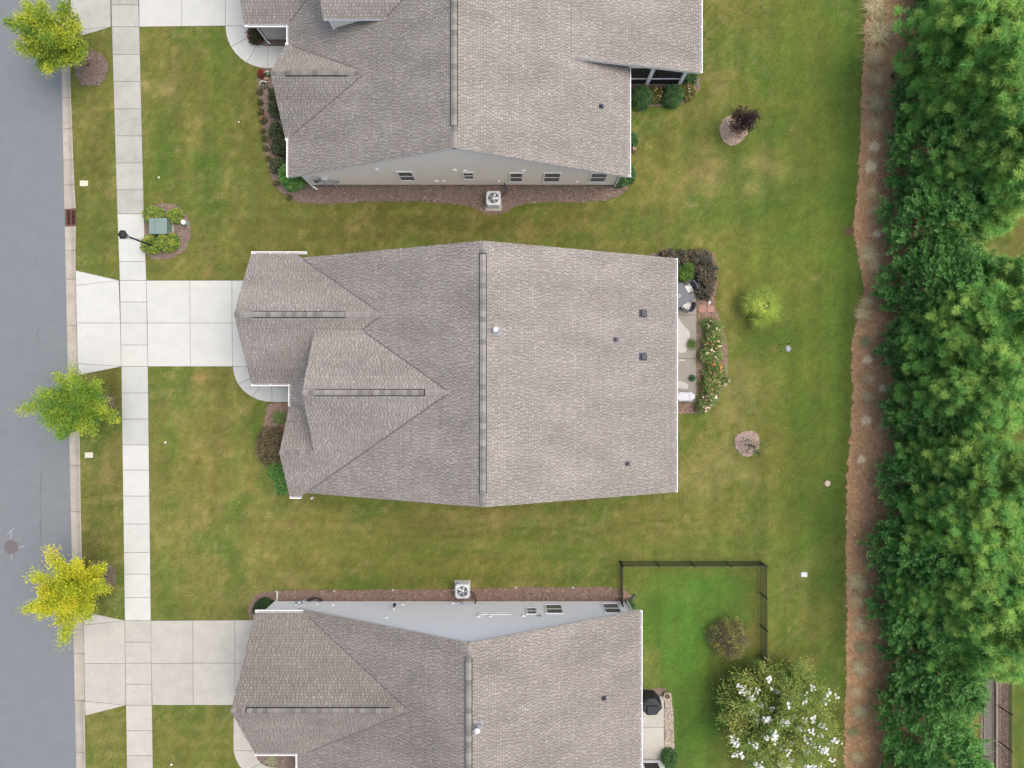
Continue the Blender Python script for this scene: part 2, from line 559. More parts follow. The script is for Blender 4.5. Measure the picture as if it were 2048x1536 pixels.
g = MB()
ys = list(range(-440, 1961, 100))
L = [W(lin(CURB_L, y), y) for y in ys]
vs = []
for (x, y) in L:
    vs += [(-36.0, y, -0.10), (x + 0.02, y, -0.10)]
fs = [(2 * i, 2 * i + 2, 2 * i + 3, 2 * i + 1) for i in range(len(L) - 1)]
g.add([(-36, 320, -0.10), (L[0][0], 320, -0.10), (L[0][0], L[0][1], -0.10), (-36, L[0][1], -0.10)], [(0, 3, 2, 1)])
g.add(vs, fs)
xl, yl = L[-1]
g.add([(-36, yl, -0.10), (xl, yl, -0.10), (xl, -320, -0.10), (-36, -320, -0.10)], [(0, 3, 2, 1)])
road = setp(g.obj('road', M['asphalt']), kind='structure')

# thin crack marks sealed into the road
for pts in ([(72, 520), (70, 528), (75, 535)], [(75, 655), (72, 672), (76, 690)], [(80, 945), (79, 975), (78, 1010), (81, 1040)],
            [(78, 1040), (80, 1085), (77, 1130)], [(101, 505), (103, 508)], [(89, 1383), (91, 1388)], [(127, 940), (132, 943)]):
    q = MB()
    for i in range(len(pts) - 1):
        a, b_ = Vector(W(*pts[i])), Vector(W(*pts[i + 1]))
        t = (b_ - a).normalized(); n = Vector((-t.y, t.x)) * random.uniform(0.012, 0.03)
        q.add([(a + n).to_3d() + Vector((0, 0, -.096)), (a - n).to_3d() + Vector((0, 0, -.096)),
               (b_ - n * .6).to_3d() + Vector((0, 0, -.096)), (b_ + n * .6).to_3d() + Vector((0, 0, -.096))], [(0, 1, 2, 3)])
    q.obj('road_crack', M['crack'], road)
# faded survey marks by the manhole
q = MB()
for (x, y, a) in ((20, 1070, 80), (20, 1112, 95), (36, 1095, 10), (19, 1063, 40)):
    cx, cy = W(x, y); d = Vector((math.cos(R(a)), math.sin(R(a)))) * 0.28; n = Vector((-d.y, d.x)).normalized() * 0.018
    q.add([(cx + d.x + n.x, cy + d.y + n.y, -.096), (cx + d.x - n.x, cy + d.y - n.y, -.096), (cx - d.x - n.x, cy - d.y - n.y, -.096), (cx - d.x + n.x, cy - d.y + n.y, -.096)], [(0, 1, 2, 3)])
q.obj('road_marking', M['paint'], road)

EXCL = []                       # polygons with no grass

# lawn colour: what the turf is like at each spot (growth, plus shade painted in between the houses)
BASE = np.array((0.102, 0.113, 0.028))
KINDS = {'g': (0.050, 0.108, 0.016), 'l': (0.105, 0.138, 0.028), 'd': (0.245, 0.200, 0.105), 'y': (0.142, 0.128, 0.038), 'b': (0.078, 0.072, 0.020), 'k': (0.038, 0.074, 0.016), 'v': (0.058, 0.138, 0.022),
         's': (0.27, 0.165, 0.095)}
BLOBS = [
    (420, 980, 150, 260, 'd', .22), (400, 900, 110, 160, 'y', .3), (410, 300, 130, 230, 'b', .28), (200, 620, 50, 700, 'b', .25), (1475, 300, 34, 30, 'g', .7), (1450, 235, 20, 30, 'g', .5), (1000, 1050, 420, 40, 'b', .22), (850, 450, 420, 40, 'b', .3), (1500, 360, 70, 60, 'd', .3), (1400, 360, 40, 60, 'd', .35), (1470, 780, 60, 60, 'd', .25), (1420, 930, 50, 50, 'd', .25),
    # front lawn of the top house
    (330, 290, 22, 75, 'g', .55), (420, 330, 35, 70, 'g', .5), (340, 330, 40, 40, 'g', .35), (435, 95, 18, 60, 'g', .6), (440, 190, 22, 60, 'g', .35), (390, 250, 30, 40, 'y', .3),
    (340, 180, 14, 12, 'd', .8), (294, 172, 9, 8, 'd', .7), (350, 125, 9, 20, 'd', .4), (409, 108, 10, 8, 'd', .5), (355, 301, 5, 6, 'd', .7), (462, 350, 10, 12, 'd', .35),
    (320, 90, 40, 40, 'y', .3), (410, 440, 50, 30, 'g', .35), (470, 440, 60, 60, 'y', .35), (380, 535, 30, 16, 'y', .6), (505, 400, 12, 60, 'g', .3), (435, 395, 8, 6, 'd', .4), (415, 546, 6, 5, 's', .6), (432, 552, 6, 5, 's', .6),
    # verge strips
    (180, 230, 22, 20, 'd', .3), (200, 330, 40, 60, 'b', .35), (195, 450, 25, 70, 'g', .35), (155, 525, 4, 4, 's', .6),
    (205, 920, 30, 40, 'd', .35), (220, 1000, 35, 70, 'b', .5), (190, 1080, 40, 80, 'b', .5), (230, 780, 14, 80, 'b', .6), (215, 950, 12, 10, 'd', .5), (180, 1520, 8, 12, 'g', .7), (205, 1460, 25, 40, 'd', .25), (240, 1160, 8, 10, 'g', .5),
    # front lawn of the middle house
    (345, 885, 16, 45, 'g', .75), (320, 830, 18, 30, 'g', .4), (400, 757, 22, 8, 's', .75), (330, 780, 18, 30, 'd', .3), (370, 770, 30, 20, 'b', .3), (420, 800, 40, 30, 'y', .5), (400, 900, 45, 60, 'y', .55),
    (470, 920, 14, 60, 'g', .35), (450, 850, 40, 40, 'b', .3), (515, 870, 25, 26, 'g', .65), (500, 1000, 30, 70, 'y', .6), (420, 990, 30, 40, 'y', .45), (470, 1020, 12, 60, 'g', .4), (330, 960, 15, 50, 'b', .3),
    (325, 1080, 10, 12, 'd', .5), (330, 1180, 25, 60, 'g', .6), (470, 1130, 18, 70, 'g', .55), (400, 1140, 40, 50, 'y', .3), (520, 1100, 40, 40, 'y', .4), (440, 1210, 60, 15, 'y', .35), (310, 1040, 10, 12, 'd', .4), (345, 1010, 18, 20, 'g', .35),
    (380, 1220, 50, 15, 'g', .3), (380, 1440, 60, 40, 'y', .25), (440, 1430, 20, 15, 'd', .3),
    # strip between top and middle house: dark olive has the walls' shade painted in
    (650, 440, 120, 22, 'b', .55), (800, 455, 160, 30, 'b', .55), (950, 450, 120, 25, 'b', .6), (1120, 445, 90, 22, 'b', .5), (1045, 462, 30, 10, 's', .35), (985, 425, 20, 9, 's', .35), (720, 500, 60, 10, 'b', .4), (1040, 478, 26, 8, 'd', .25),
    (600, 430, 60, 14, 'g', .3), (1150, 480, 60, 14, 'g', .35), (1270, 450, 60, 24, 'g', .3), (560, 490, 50, 14, 'y', .4), (1250, 500, 50, 12, 'y', .35),
    # strip between middle and lower house
    (700, 1050, 200, 14, 'y', .6), (1000, 1040, 160, 9, 'd', .35), (1000, 1068, 160, 8, 'b', .5), (850, 1100, 200, 14, 'g', .3), (1000, 1028, 60, 6, 's', .35), (900, 1130, 160, 14, 'y', .4), (1130, 1100, 80, 18, 'g', .35), (620, 1110, 60, 40, 'y', .5), (600, 1160, 50, 20, 'd', .25), (700, 1165, 60, 14, 'g', .45), (800, 1090, 90, 10, 'b', .35),
    (1160, 1135, 16, 12, 'd', .5), (1035, 1165, 22, 9, 'd', .65), (880, 1180, 14, 6, 's', .55), (945, 1172, 9, 5, 'd', .6), (1060, 1150, 30, 14, 'd', .25), (1330, 1060, 150, 24, 'y', .35), (1300, 1010, 80, 16, 'y', .4), (1250, 1170, 20, 16, 'y', .4),
    (1220, 1060, 120, 8, 'b', .35), (520, 1190, 30, 20, 'd', .3), (1450, 1085, 80, 10, 'g', .35), (1370, 1040, 60, 10, 'b', .25),
    # back yards
    (1690, 120, 45, 170, 'v', .6), (1680, 380, 42, 140, 'v', .6), (1675, 590, 45, 130, 'v', .65), (1672, 820, 38, 150, 'v', .6), (1650, 1020, 40, 110, 'k', .55), (1665, 1290, 36, 190, 'k', .55), (1640, 980, 30, 60, 'k', .35), (1690, 560, 26, 80, 'k', .35), (1700, 330, 12, 160, 'k', .25),
    (1610, 400, 90, 420, 'l', .55), (1600, 900, 80, 260, 'l', .4), (1480, 520, 90, 120, 'l', .35), (1600, 90, 50, 120, 'l', .6), (1560, 160, 60, 110, 'g', .35), (1430, 90, 30, 90, 'b', .4), (1480, 60, 40, 60, 'y', .3), (1640, 250, 40, 120, 'l', .5), (1620, 420, 50, 60, 'l', .65), (1590, 470, 60, 30, 'g', .45), (1480, 360, 30, 50, 'g', .6), (1470, 420, 60, 25, 'g', .5),
    (1530, 330, 30, 22, 'd', .55), (1510, 380, 14, 20, 'd', .4), (1445, 190, 10, 36, 'd', .4), (1425, 160, 10, 36, 'd', .35), (1420, 370, 14, 28, 'd', .5), (1435, 330, 14, 16, 'd', .45), (1605, 345, 8, 10, 'd', .6), (1583, 257, 6, 8, 'd', .5), (1550, 200, 8, 20, 'd', .3), (1590, 205, 25, 12, 'y', .5), (1360, 340, 50, 40, 'y', .45), (1310, 370, 30, 26, 'y', .5), (1330, 260, 22, 50, 'b', .3), (1290, 240, 20, 60, 'b', .35), (1370, 290, 22, 40, 'g', .3), (1640, 480, 18, 8, 'y', .4),
    (1470, 560, 30, 90, 'y', .5), (1440, 500, 40, 30, 'y', .35), (1500, 520, 50, 20, 'l', .5), (1430, 660, 14, 30, 's', .55), (1600, 575, 7, 7, 'd', .8), (1630, 555, 6, 6, 'd', .6), (1560, 690, 60, 40, 'k', .45), (1545, 700, 50, 40, 'g', .55), (1548, 700, 5, 5, 's', .8), (1600, 640, 14, 50, 'l', .4), (1530, 800, 60, 60, 'y', .35), (1480, 800, 40, 50, 'd', .25), (1600, 780, 30, 80, 'l', .4), (1400, 880, 40, 40, 'y', .45), (1440, 910, 14, 20, 'd', .55), (1460, 950, 30, 16, 'd', .45), (1400, 960, 26, 30, 'd', .35), (1390, 840, 24, 18, 'g', .5), (1560, 930, 50, 50, 'y', .35), (1630, 890, 10, 80, 'y', .3), (1600, 1000, 30, 60, 'g', .5), (1500, 1010, 60, 30, 'y', .4), (1605, 880, 20, 30, 'g', .4), (1480, 700, 20, 30, 'g', .3), (1590, 1160, 16, 18, 'd', .5), (1605, 1130, 18, 9, 'd', .45), (1612, 1200, 7, 18, 'd', .4), (1600, 1250, 40, 60, 'y', .4), (1570, 1180, 18, 60, 'y', .4), (1560, 1080, 60, 16, 'l', .4),
    # fenced yard of the lower house
    (1390, 1230, 118, 95, 'v', .95), (1390, 1170, 90, 26, 'v', .8), (1345, 1180, 40, 20, 'l', .4), (1430, 1210, 40, 40, 'k', .35), (1350, 1310, 70, 80, 'v', .9), (1390, 1460, 65, 100, 'v', .95), (1370, 1480, 30, 60, 'k', .45), (1450, 1330, 36, 50, 'b', .75), (1430, 1390, 36, 30, 'b', .6), (1510, 1270, 14, 30, 's', .4), (1300, 1340, 18, 30, 's', .45), (1310, 1360, 26, 14, 'd', .3), (1310, 1250, 10, 60, 'k', .3), (1270, 1160, 25, 25, 'y', .4), (1515, 1170, 8, 40, 's', .3), (1500, 1500, 80, 60, 'b', .4),
    (2010, 460, 60, 60, 'b', .8), (2030, 860, 50, 60, 'k', .6), (2060, 1400, 40, 200, 'g', .8),
]


def lawn_color(x, y):
    px, py = 1024 + x * PPM, 768 - y * PPM
    c = np.tile(BASE, x.shape + (1,)).astype(float)
    n_a = fbm(x * 0.35, y * 0.35, 31)[..., None]
    n_b = fbm(x * 1.1, y * 1.1, 41)[..., None]
    n_d = fbm(x * 2.3, y * 2.3, 47, 5)[..., None]
    wx = (fbm(x * .9, y * .9, 61) - .5) * 60
    wy = (fbm(x * .9 + 50, y * .9, 71) - .5) * 60
    lush = np.zeros(x.shape)
    for (bx, by, rx, ry, k, w) in BLOBS:
        sx = min(1.0, rx / 26.0); sy = min(1.0, ry / 26.0)
        d = ((px + wx * sx - bx) / rx) ** 2 + ((py + wy * sy - by) / ry) ** 2
        a = np.exp(-d * 0.8) * w
        a = np.clip(a * (0.55 + 0.9 * n_d[..., 0]), 0, 1)[..., None]
        c = c * (1 - a) + np.array(KINDS[k]) * a
        if k in 'glkv':
            lush = lush + a[..., 0]
    g_ = np.clip((n_a - .52) * 3.0, 0, .55)
    c = c * (1 - g_) + np.array(KINDS['g']) * g_
    dry_ok = np.clip(1 - lush * 1.1, 0, 1)[..., None]
    d_ = dry_ok * np.clip((n_d - .58) * 3.2, 0, .34) * np.clip((n_b - .35) * 3, 0, 1)
    c = c * (1 - d_) + np.array(KINDS['d']) * d_
    # turf is never even: thin and thick spots a hand or two across
    n_e = fbm(x * 4.2, y * 4.2, 83, 3)[..., None]
    n_f = fbm(x * 7.5 + 9, y * 7.5, 89, 3)[..., None]
    t_ = dry_ok * np.clip((n_e - .50) * 2.6, 0, .42) * (.35 + .65 * np.clip((n_b - .3) * 2.5, 0, 1))
    c = c * (1 - t_) + np.array((.185, .150, .072)) * t_
    t_ = np.clip((.46 - n_e) * 2.2, 0, .4)
    c = c * (1 - t_) + np.array((.070, .105, .022)) * t_
    c = c * (.82 + .36 * n_f)
    # wisps of dead grass and long faint streaks left by the mower
    side = ((px > 530) & (px < 1290))
    w_ = np.where(side, fbm(x * .22, y * 1.9, 103, 4, False), fbm(x * 1.9, y * .22, 107, 4, False))[..., None]
    c = c * (.80 + .40 * w_)
    r_ = np.abs(fbm(x * 1.3 + 3, y * 1.3, 113, 5) - .5)[..., None]
    wisp = np.clip(1 - r_ / .035, 0, 1) * np.clip((n_a - .38) * 3.5, 0, 1) * dry_ok * .42
    c = c * (1 - wisp) + np.array((.24, .20, .115)) * wisp
    # mower passes, faint
    st = 0.5 + 0.5 * np.sin((px + 0.02 * py) / 52.0 * 2 * np.pi * 1.0)
    st = np.where(px < 1290, 0.5 + 0.5 * np.sin(py / 30.0 * 2 * np.pi), st)[..., None]
    # curved passes between the houses: thin tan lines and darker bands
    cv = py + ((px - 980) / 420.0) ** 2 * 13 + (fbm(x * .3, y * .3, 121, 3) - .5) * 34
    zone = np.exp(-((py - 1065) / 62.0) ** 2) * ((px > 540) & (px < 1600)) * np.clip(np.minimum((px - 540) / 150, (1600 - px) / 200), 0, 1)
    bnd = np.sin(cv / 17.0 * 2 * np.pi) * np.clip(2.6 * fbm(x * .25, y * 1.1, 127, 3, False) - .7, 0, 1.6)
    tan_ = (np.clip(bnd, 0, 1) * zone * .24)[..., None]
    drk_ = (np.clip(-bnd, 0, 1) * zone * .30)[..., None]
    c = c * (1 - tan_) + np.array((.195, .165, .075)) * tan_
    c = c * (1 - drk_) + np.array((.066, .082, .020)) * drk_
    c = c * (0.965 + 0.07 * st) * (0.86 + 0.28 * n_b) * np.array((1.25, 1.26, .92))
    return c


# lawn sheet (grid clipped at the kerb)
gx = np.arange(-27.5, 44, 0.22)
gy = np.arange(YBOT, YTOP, 0.22)
ny, nx = len(gy), len(gx)
GX, GY = np.meshgrid(gx, gy)
edge = np.array([W(lin(CURB_R, 768 - y * PPM), 768 - y * PPM)[0] for y in gy])
GXX = np.maximum(GX, edge[:, None] + 0.0)
cols = lawn_color(GXX, GY)
Z = np.zeros_like(GXX)
verts = np.stack([GXX, GY, Z], -1).reshape(-1, 3)
ids = np.arange(ny * nx).reshape(ny, nx)
q = np.stack([ids[:-1, :-1], ids[:-1, 1:], ids[1:, 1:], ids[1:, :-1]], -1).reshape(-1, 4)
keep = (verts[q[:, 1], 0] - verts[q[:, 0], 0] + verts[q[:, 2], 0] - verts[q[:, 3], 0]) > 1e-5
q = q[keep]
me = bpy.data.meshes.new('lawn')
me.vertices.add(len(verts)); me.vertices.foreach_set('co', verts.astype(np.float32).ravel())
me.loops.add(q.size); me.loops.foreach_set('vertex_index', q.astype(np.int32).ravel())
me.polygons.add(len(q)); me.polygons.foreach_set('loop_start', np.arange(0, q.size, 4, dtype=np.int32))
try:
    me.polygons.foreach_set('loop_total', np.full(len(q), 4, dtype=np.int32))
except Exception:
    pass
me.materials.append(M['lawn'])
at = me.color_attributes.new('Col', 'FLOAT_COLOR', 'POINT')
at.data.foreach_set('color', np.c_[cols.reshape(-1, 3) * 0.78, np.ones(len(verts))].astype(np.float32).ravel())
me.update(); me.validate()
lawn = setp(link('lawn', me), kind='structure')

# ------------------------------------------------------------------ concrete: kerb, pavement, drives, walks, patios
GAP = 0.010


def slab(parent, poly, z1, mat, z0=-0.05, name='concrete_slab', shrink=GAP, joint=True):
    """one poured bay, set back from its neighbours by half a joint"""
    n = len(poly)
    area = sum(poly[i][0] * poly[(i + 1) % n][1] - poly[(i + 1) % n][0] * poly[i][1] for i in range(n))
    if area < 0:
        poly = poly[::-1]
    ins = []
    for i in range(n):
        p0, p1, p2 = Vector(poly[i - 1]), Vector(poly[i]), Vector(poly[(i + 1) % n])
        a, b_ = (p1 - p0).normalized(), (p2 - p1).normalized()
        na, nb = Vector((-a.y, a.x)), Vector((-b_.y, b_.x))
        k = 1 + na.dot(nb)
        o = (na + nb) / max(k, 0.4) * shrink
        ins.append((p1.x + o.x, p1.y + o.y))
    q = MB().prism(ins, z0, z1, 0.007)
    EXCL.append(poly)
    return q.obj(name, mat, parent)


def struct_empty(name):
    o = bpy.data.objects.new(name, None)
    COL.objects.link(o)
    o['kind'] = 'structure'
    return o


# dark joint bed under all the concrete (so joints read as gaps to soil)
def bed_under(parent, poly, z=0.006, mat=None, name='joint_bed'):
    q = MB()
    n = len(poly)
    area = sum(poly[i][0] * poly[(i + 1) % n][1] - poly[(i + 1) % n][0] * poly[i][1] for i in range(n))
    if area < 0:
        poly = poly[::-1]
    q.add([(x, y, z) for x, y in poly], [tuple(range(n))])
    return q.obj(name, mat or M['joint'], parent)


SWZ = 0.028
side = struct_empty('sidewalk')
jy = [-420, -360, -300, -240, -180, -120, -55, 10, 54, 109, 163, 218, 272, 326, 380, 428, 478, 523, 561, 604, 646, 690, 733, 786, 838, 890, 940, 992, 1048, 1105, 1148, 1195, 1241, 1284, 1326, 1368, 1410, 1461, 1511, 1560, 1610, 1670, 1730, 1790, 1850, 1910]
poly = [W(lin(SW_L, y), y) for y in jy] + [W(lin(SW_R, y), y) for y in jy[::-1]]
bed_under(side, poly, 0.007)
for a, b_ in zip(jy[:-1], jy[1:]):
    mid = (a + b_) / 2
    mt = 'conc_grey' if mid < 428 else 'conc_white' if mid < 733 else 'conc_mid' if mid < 900 else 'conc_white' if mid < 1241 else 'conc_tan'
    slab(side, [W(lin(SW_L, a), a), W(lin(SW_R, a), a), W(lin(SW_R, b_), b_), W(lin(SW_L, b_), b_)], SWZ, M[mt])

curb = struct_empty('kerb')
cj = [-420, -320, -220, -120, -20, 60, 130, 195, 257, 319, 369, 417, 452, 501, 558, 651, 745, 840, 931, 1024, 1120, 1190, 1260, 1308, 1402, 1506, 1600, 1700, 1800, 1900]
prof = [(0, -0.094), (0.45, -0.088), (0.68, -0.05), (0.82, 0.0), (0.9, 0.018), (1.0, 0.02)]
for a, b_ in zip(cj[:-1], cj[1:]):
    if (a, b_) == (417, 452):
        continue
    q = MB()
    vs = []
    low = any(l <= (a + b_) / 2 <= h for l, h in ((-60, 60), (541, 745), (1225, 1430)))
    for yy in (a + 0.4, b_ - 0.4):
        l, r = lin(CURB_L, yy), lin(CURB_R, yy)
        for t, z in prof:
            x, y = W(l + (r - l) * t, yy)
            vs.append((x, y, z if not low else -0.09 + (z + 0.09) * 0.45 if t < 1 else 0.012))
        for t in (1.0, 0.0):
            x, y = W(l + (r - l) * t, yy)
            vs.append((x, y, -0.16))
    n = len(prof) + 2
    fs = [(i, n + i, n + (i + 1) % n, (i + 1) % n) for i in range(n)]
    fs += [tuple(range(n)), tuple(range(n, 2 * n))[::-1]]
    q.add(vs, fs)
    q.obj('kerb_segment', M['curb'], curb)
# joint filler under kerb
q = MB()
vs = []
for y in range(-440, 1961, 80):
    l, r = W(lin(CURB_L, y), y), W(lin(CURB_R, y), y)
    vs += [(l[0], l[1], -0.125), (r[0] + 0.03, r[1], -0.125)]
q.add(vs, [(2 * i, 2 * i + 2, 2 * i + 3, 2 * i + 1) for i in range(len(vs) // 2 - 1)])
q.obj('kerb_bed', M['joint'], curb)
# tar seam between kerb and asphalt
EXCL.append([W(60, -440), W(60, 1960)] + [W(lin(CURB_R, y), y) for y in range(1960, -441, -60)])


def drive(cells, mat, outline, z=SWZ):
    d = struct_empty('driveway')
    bed_under(d, WP(outline), 0.0075)
    for c in cells:
        mm = mat
        if isinstance(c, tuple):
            c, mm = c
        slab(d, WP(c), z, M[mm])
    return d


# middle house drive + apron
drive([[(152, 541), (238, 561), (152, 571)], [(152, 571), (238, 561), (241, 646), (154, 646)],
       [(154, 646), (241, 646), (243, 733), (156, 727)], [(156, 727), (243, 733), (157, 750)],
       [(293, 561), (380, 561), (380.5, 646), (295, 646)], [(380, 561), (464, 561), (464.5, 646), (380.5, 646)], [(464, 561), (540, 561), (540, 646), (464.5, 646)],
       [(295, 646), (380.5, 646), (381, 733), (296, 733)], [(380.5, 646), (464.5, 646), (465, 733), (381, 733)], [(464.5, 646), (540, 646), (540, 733), (465, 733)]],
      'conc_white', [(153, 541), (238, 561), (540, 561), (540, 733), (243, 733), (160, 750)])
# top house drive + apron
drive([([(143, 62), (222, 54), (143, 78)], 'conc_grey'), ([(141, -30), (221, -30), (222, 54), (143, 62)], 'conc_grey'), ([(139, -120), (221, -120), (221, -30), (141, -30)], 'conc_grey'),
       [(278, -30), (364, -30), (364, 53), (279, 54)], [(364, -30), (451, -30), (451, 52), (364, 53)], [(451, -30), (540, -30), (540, 52), (451, 52)],
       [(276, -120), (364, -120), (364, -30), (278, -30)], [(364, -120), (540, -120), (540, -30), (364, -30)]],
      'conc_white', [(139, -120), (540, -120), (540, 52), (222, 54), (143, 78)])
# lower house drive + apron
drive([[(167, 1223), (250, 1241), (168, 1250)], [(168, 1250), (250, 1241), (251, 1327), (169, 1327)],
       [(169, 1327), (251, 1327), (252, 1410), (170, 1402)], [(170, 1402), (252, 1410), (171, 1431)],
       [(302, 1241), (386, 1240.5), (386.5, 1326), (303, 1327)], [(386, 1240.5), (470, 1240), (470, 1326), (386.5, 1326)], [(470, 1240), (545, 1240), (545, 1326), (470, 1326)],
       [(303, 1327), (386.5, 1326), (387, 1410), (305, 1410)], [(386.5, 1326), (470, 1326), (470, 1410), (387, 1410)], [(470, 1326), (545, 1326), (545, 1410), (470, 1410)]],
      'conc_tan', [(167, 1223), (250, 1241), (545, 1240), (545, 1410), (252, 1410), (171, 1431)])


def walk(outer, inner, mat, z=SWZ):
    """curved path from matching outer and inner edge stations"""
    w = struct_empty('front_walk')
    bed_under(w, WP(outer + inner[::-1]), 0.0075)
    for i in range(len(outer) - 1):
        # a bay can hold more than one station: stations come in runs of 3
        pass
    k = 0
    while k < len(outer) - 1:
        e = min(k + 3, len(outer) - 1)
        pts = outer[k:e + 1] + inner[k:e + 1][::-1]
        slab(w, WP(pts), z, M[mat])
        k = e
    return w


def arc(c, r, a0, a1, n, sx=1.0):
    return [(c[0] + sx * r * math.cos(R(a0 + (a1 - a0) * i / n)), c[1] + r * math.sin(R(a0 + (a1 - a0) * i / n))) for i in range(n + 1)]


# angles measured in picture coordinates (y down)
oA = arc((536, 52), 85, 180, 90, 9) + [(549, 137), (560, 137), (575, 137)]
iA = arc((536, 52), 40, 180, 90, 9) + [(549, 92), (560, 92), (575, 92)]
walk(oA, iA, 'conc_white')
oB = arc((544, 733), 78, 180, 90, 9, 1.0)
oB = [(466 + (x - 466), 733 + (y - 733) * 0.91) for x, y in oB] + [(556, 804), (568, 804), (590, 804)]
iB = arc((544, 733), 30, 180, 90, 9) + [(556, 763), (568, 763), (590, 763)]
walk(oB, iB, 'conc_mid')
oC = [(467, 1410), (467, 1440), (467, 1470), (467, 1501), (471, 1516), (478, 1530), (489, 1543), (505, 1552), (525, 1558), (560, 1560), (575, 1560), (590, 1560)]
iC = [(510, 1410), (510, 1440), (510, 1470), (511, 1501), (513, 1511), (517, 1519), (523, 1526), (532, 1531), (545, 1534), (560, 1535), (575, 1535), (590, 1535)]
walk(oC, iC, 'conc_tan')

# rear patio of the middle house
pat = struct_empty('patio')
bed_under(pat, WP([(1300, 528), (1393, 528), (1393, 805), (1300, 805)]), 0.0075)
for c in ([(1300, 528), (1393, 528), (1393, 630), (1300, 630)], [(1300, 630), (1393, 630), (1393, 717), (1300, 717)], [(1300, 717), (1393, 717), (1393, 805), (1300, 805)]):
    slab(pat, WP(c), 0.04, M['patio'])
for pts in ([(1342, 634), (1357, 634), (1364, 648), (1379, 663), (1380, 672), (1374, 682), (1374, 698), (1370, 705), (1362, 706), (1342, 702)],
            [(1342, 760), (1376, 765), (1376, 779), (1364, 778), (1342, 773)], [(1354, 719), (1370, 719), (1371, 722), (1355, 722)],
            [(1381, 588), (1392, 575), (1392, 594), (1384, 594)]):
    sp = smooth_poly(WP(pts), 2)
    q = MB(); q.add([(x, y, 0.0445) for x, y in (sp if sum(sp[i][0] * sp[(i + 1) % len(sp)][1] - sp[(i + 1) % len(sp)][0] * sp[i][1] for i in range(len(sp))) > 0 else sp[::-1])], [tuple(range(len(sp)))])
    q.obj('dry_patch', M['dry'], pat)
pc = struct_empty('patio')
bed_under(pc, WP([(1240, 1392), (1328, 1392), (1328, 1600), (1240, 1600)]), 0.0075)
for c in ([(1240, 1392), (1328, 1392), (1328, 1454), (1240, 1454)], [(1240, 1454), (1328, 1454), (1328, 1600), (1240, 1600)]):
    slab(pc, WP(c), 0.04, M['conc_tan'])

# ------------------------------------------------------------------ planting beds
BEDS = []


def bed(name, pts, mat, z=0.022, sm=1, amp=0.04, chips=None, seed=1, density=90):
    p = WP(pts)
    if sm:
        p = smooth_poly(p, sm)
    p = rough_poly(p, 0.16, amp, seed)
    n = len(p)
    area = sum(p[i][0] * p[(i + 1) % n][1] - p[(i + 1) % n][0] * p[i][1] for i in range(n))
    if area < 0:
        p = p[::-1]
    q = MB()
    q.prism(p, -0.03, z)
    o = setp(q.obj(name, mat), kind='structure')
    EXCL.append(p)
    BEDS.append((p, z, chips, density))
    return o


CH_M = ((0.18, 0.135, 0.11), (0.11, 0.082, 0.068), (0.24, 0.19, 0.155), (0.19, 0.12, 0.09))
CH_R = ((0.22, 0.145, 0.11), (0.14, 0.092, 0.074), (0.27, 0.195, 0.155), (0.18, 0.115, 0.088))
CH_S = ((0.44, 0.27, 0.135), (0.31, 0.18, 0.09), (0.52, 0.35, 0.20), (0.38, 0.235, 0.13))
bed('mulch_bed', [(516, 138), (548, 136), (600, 300), (628, 352), (1222, 356), (1262, 290), (1262, 345), (1255, 378), (1232, 398), (1180, 404), (1080, 404), (1040, 409), (1012, 424), (985, 431), (955, 420), (930, 409), (860, 404), (760, 402), (690, 405), (640, 409), (600, 406), (565, 388), (545, 362), (535, 330), (528, 290), (524, 250), (516, 200)], M['mulch'], chips=CH_M, seed=5)
bed('mulch_bed', [(1240, 168), (1400, 150), (1402, 172), (1390, 192), (1366, 206), (1330, 212), (1290, 214), (1262, 205), (1240, 205)], M['mulch'], chips=CH_M, seed=6)
bed('mulch_bed', [(488, 50), (520, 46), (560, 50), (575, 60), (575, 91), (520, 91), (502, 86), (490, 70)], M['mulch'], 0.02, chips=CH_M, seed=7)
bed('mulch_bed', [(288, 432), (298, 414), (322, 407), (350, 408), (370, 424), (382, 450), (382, 474), (374, 496), (356, 512), (330, 520), (300, 517), (292, 505)], M['mulch'], chips=CH_M, seed=8)
bed('tree_ring', arc((183, 137), 37, 0, 330, 11, 0.95), M['mulch'], chips=CH_M, seed=9, amp=0.07, sm=2)
bed('tree_ring', arc((213, 806), 18, 0, 330, 11, 0.95), M['ring'], chips=((.15, .12, .075), (.11, .09, .055), (.19, .15, .1)), seed=10, amp=0.07, sm=2)
bed('tree_ring', arc((203, 1152), 33, 0, 330, 11, 0.95), M['ring'], chips=((.17, .13, .09), (.12, .095, .065), (.22, .165, .115)), seed=11, amp=0.07, sm=2)
bed('tree_ring', [(1438, 256), (1446, 238), (1462, 231), (1482, 236), (1496, 252), (1494, 272), (1478, 286), (1464, 293), (1446, 284)], plain('dry_mulch', (0.31, 0.24, 0.175), .95, var=.25, scale=12, bump=.6), chips=((0.36, 0.28, 0.21), (0.26, 0.2, 0.15)), seed=12, amp=0.05, sm=2)
bed('tree_ring', [(1468, 884), (1474, 868), (1490, 861), (1510, 864), (1520, 878), (1516, 898), (1504, 912), (1490, 914), (1474, 902)], plain('pale_mulch', (0.30, 0.225, 0.185), .95, var=.2, scale=12, bump=.6), chips=((0.33, 0.25, 0.21), (0.25, 0.19, 0.16)), seed=13, amp=0.05, sm=2)
bed('mulch_bed', [(536, 806), (590, 806), (590, 998), (552, 960), (528, 922), (520, 880), (530, 840), (534, 820)], M['mulch_red'], chips=CH_R, seed=14)
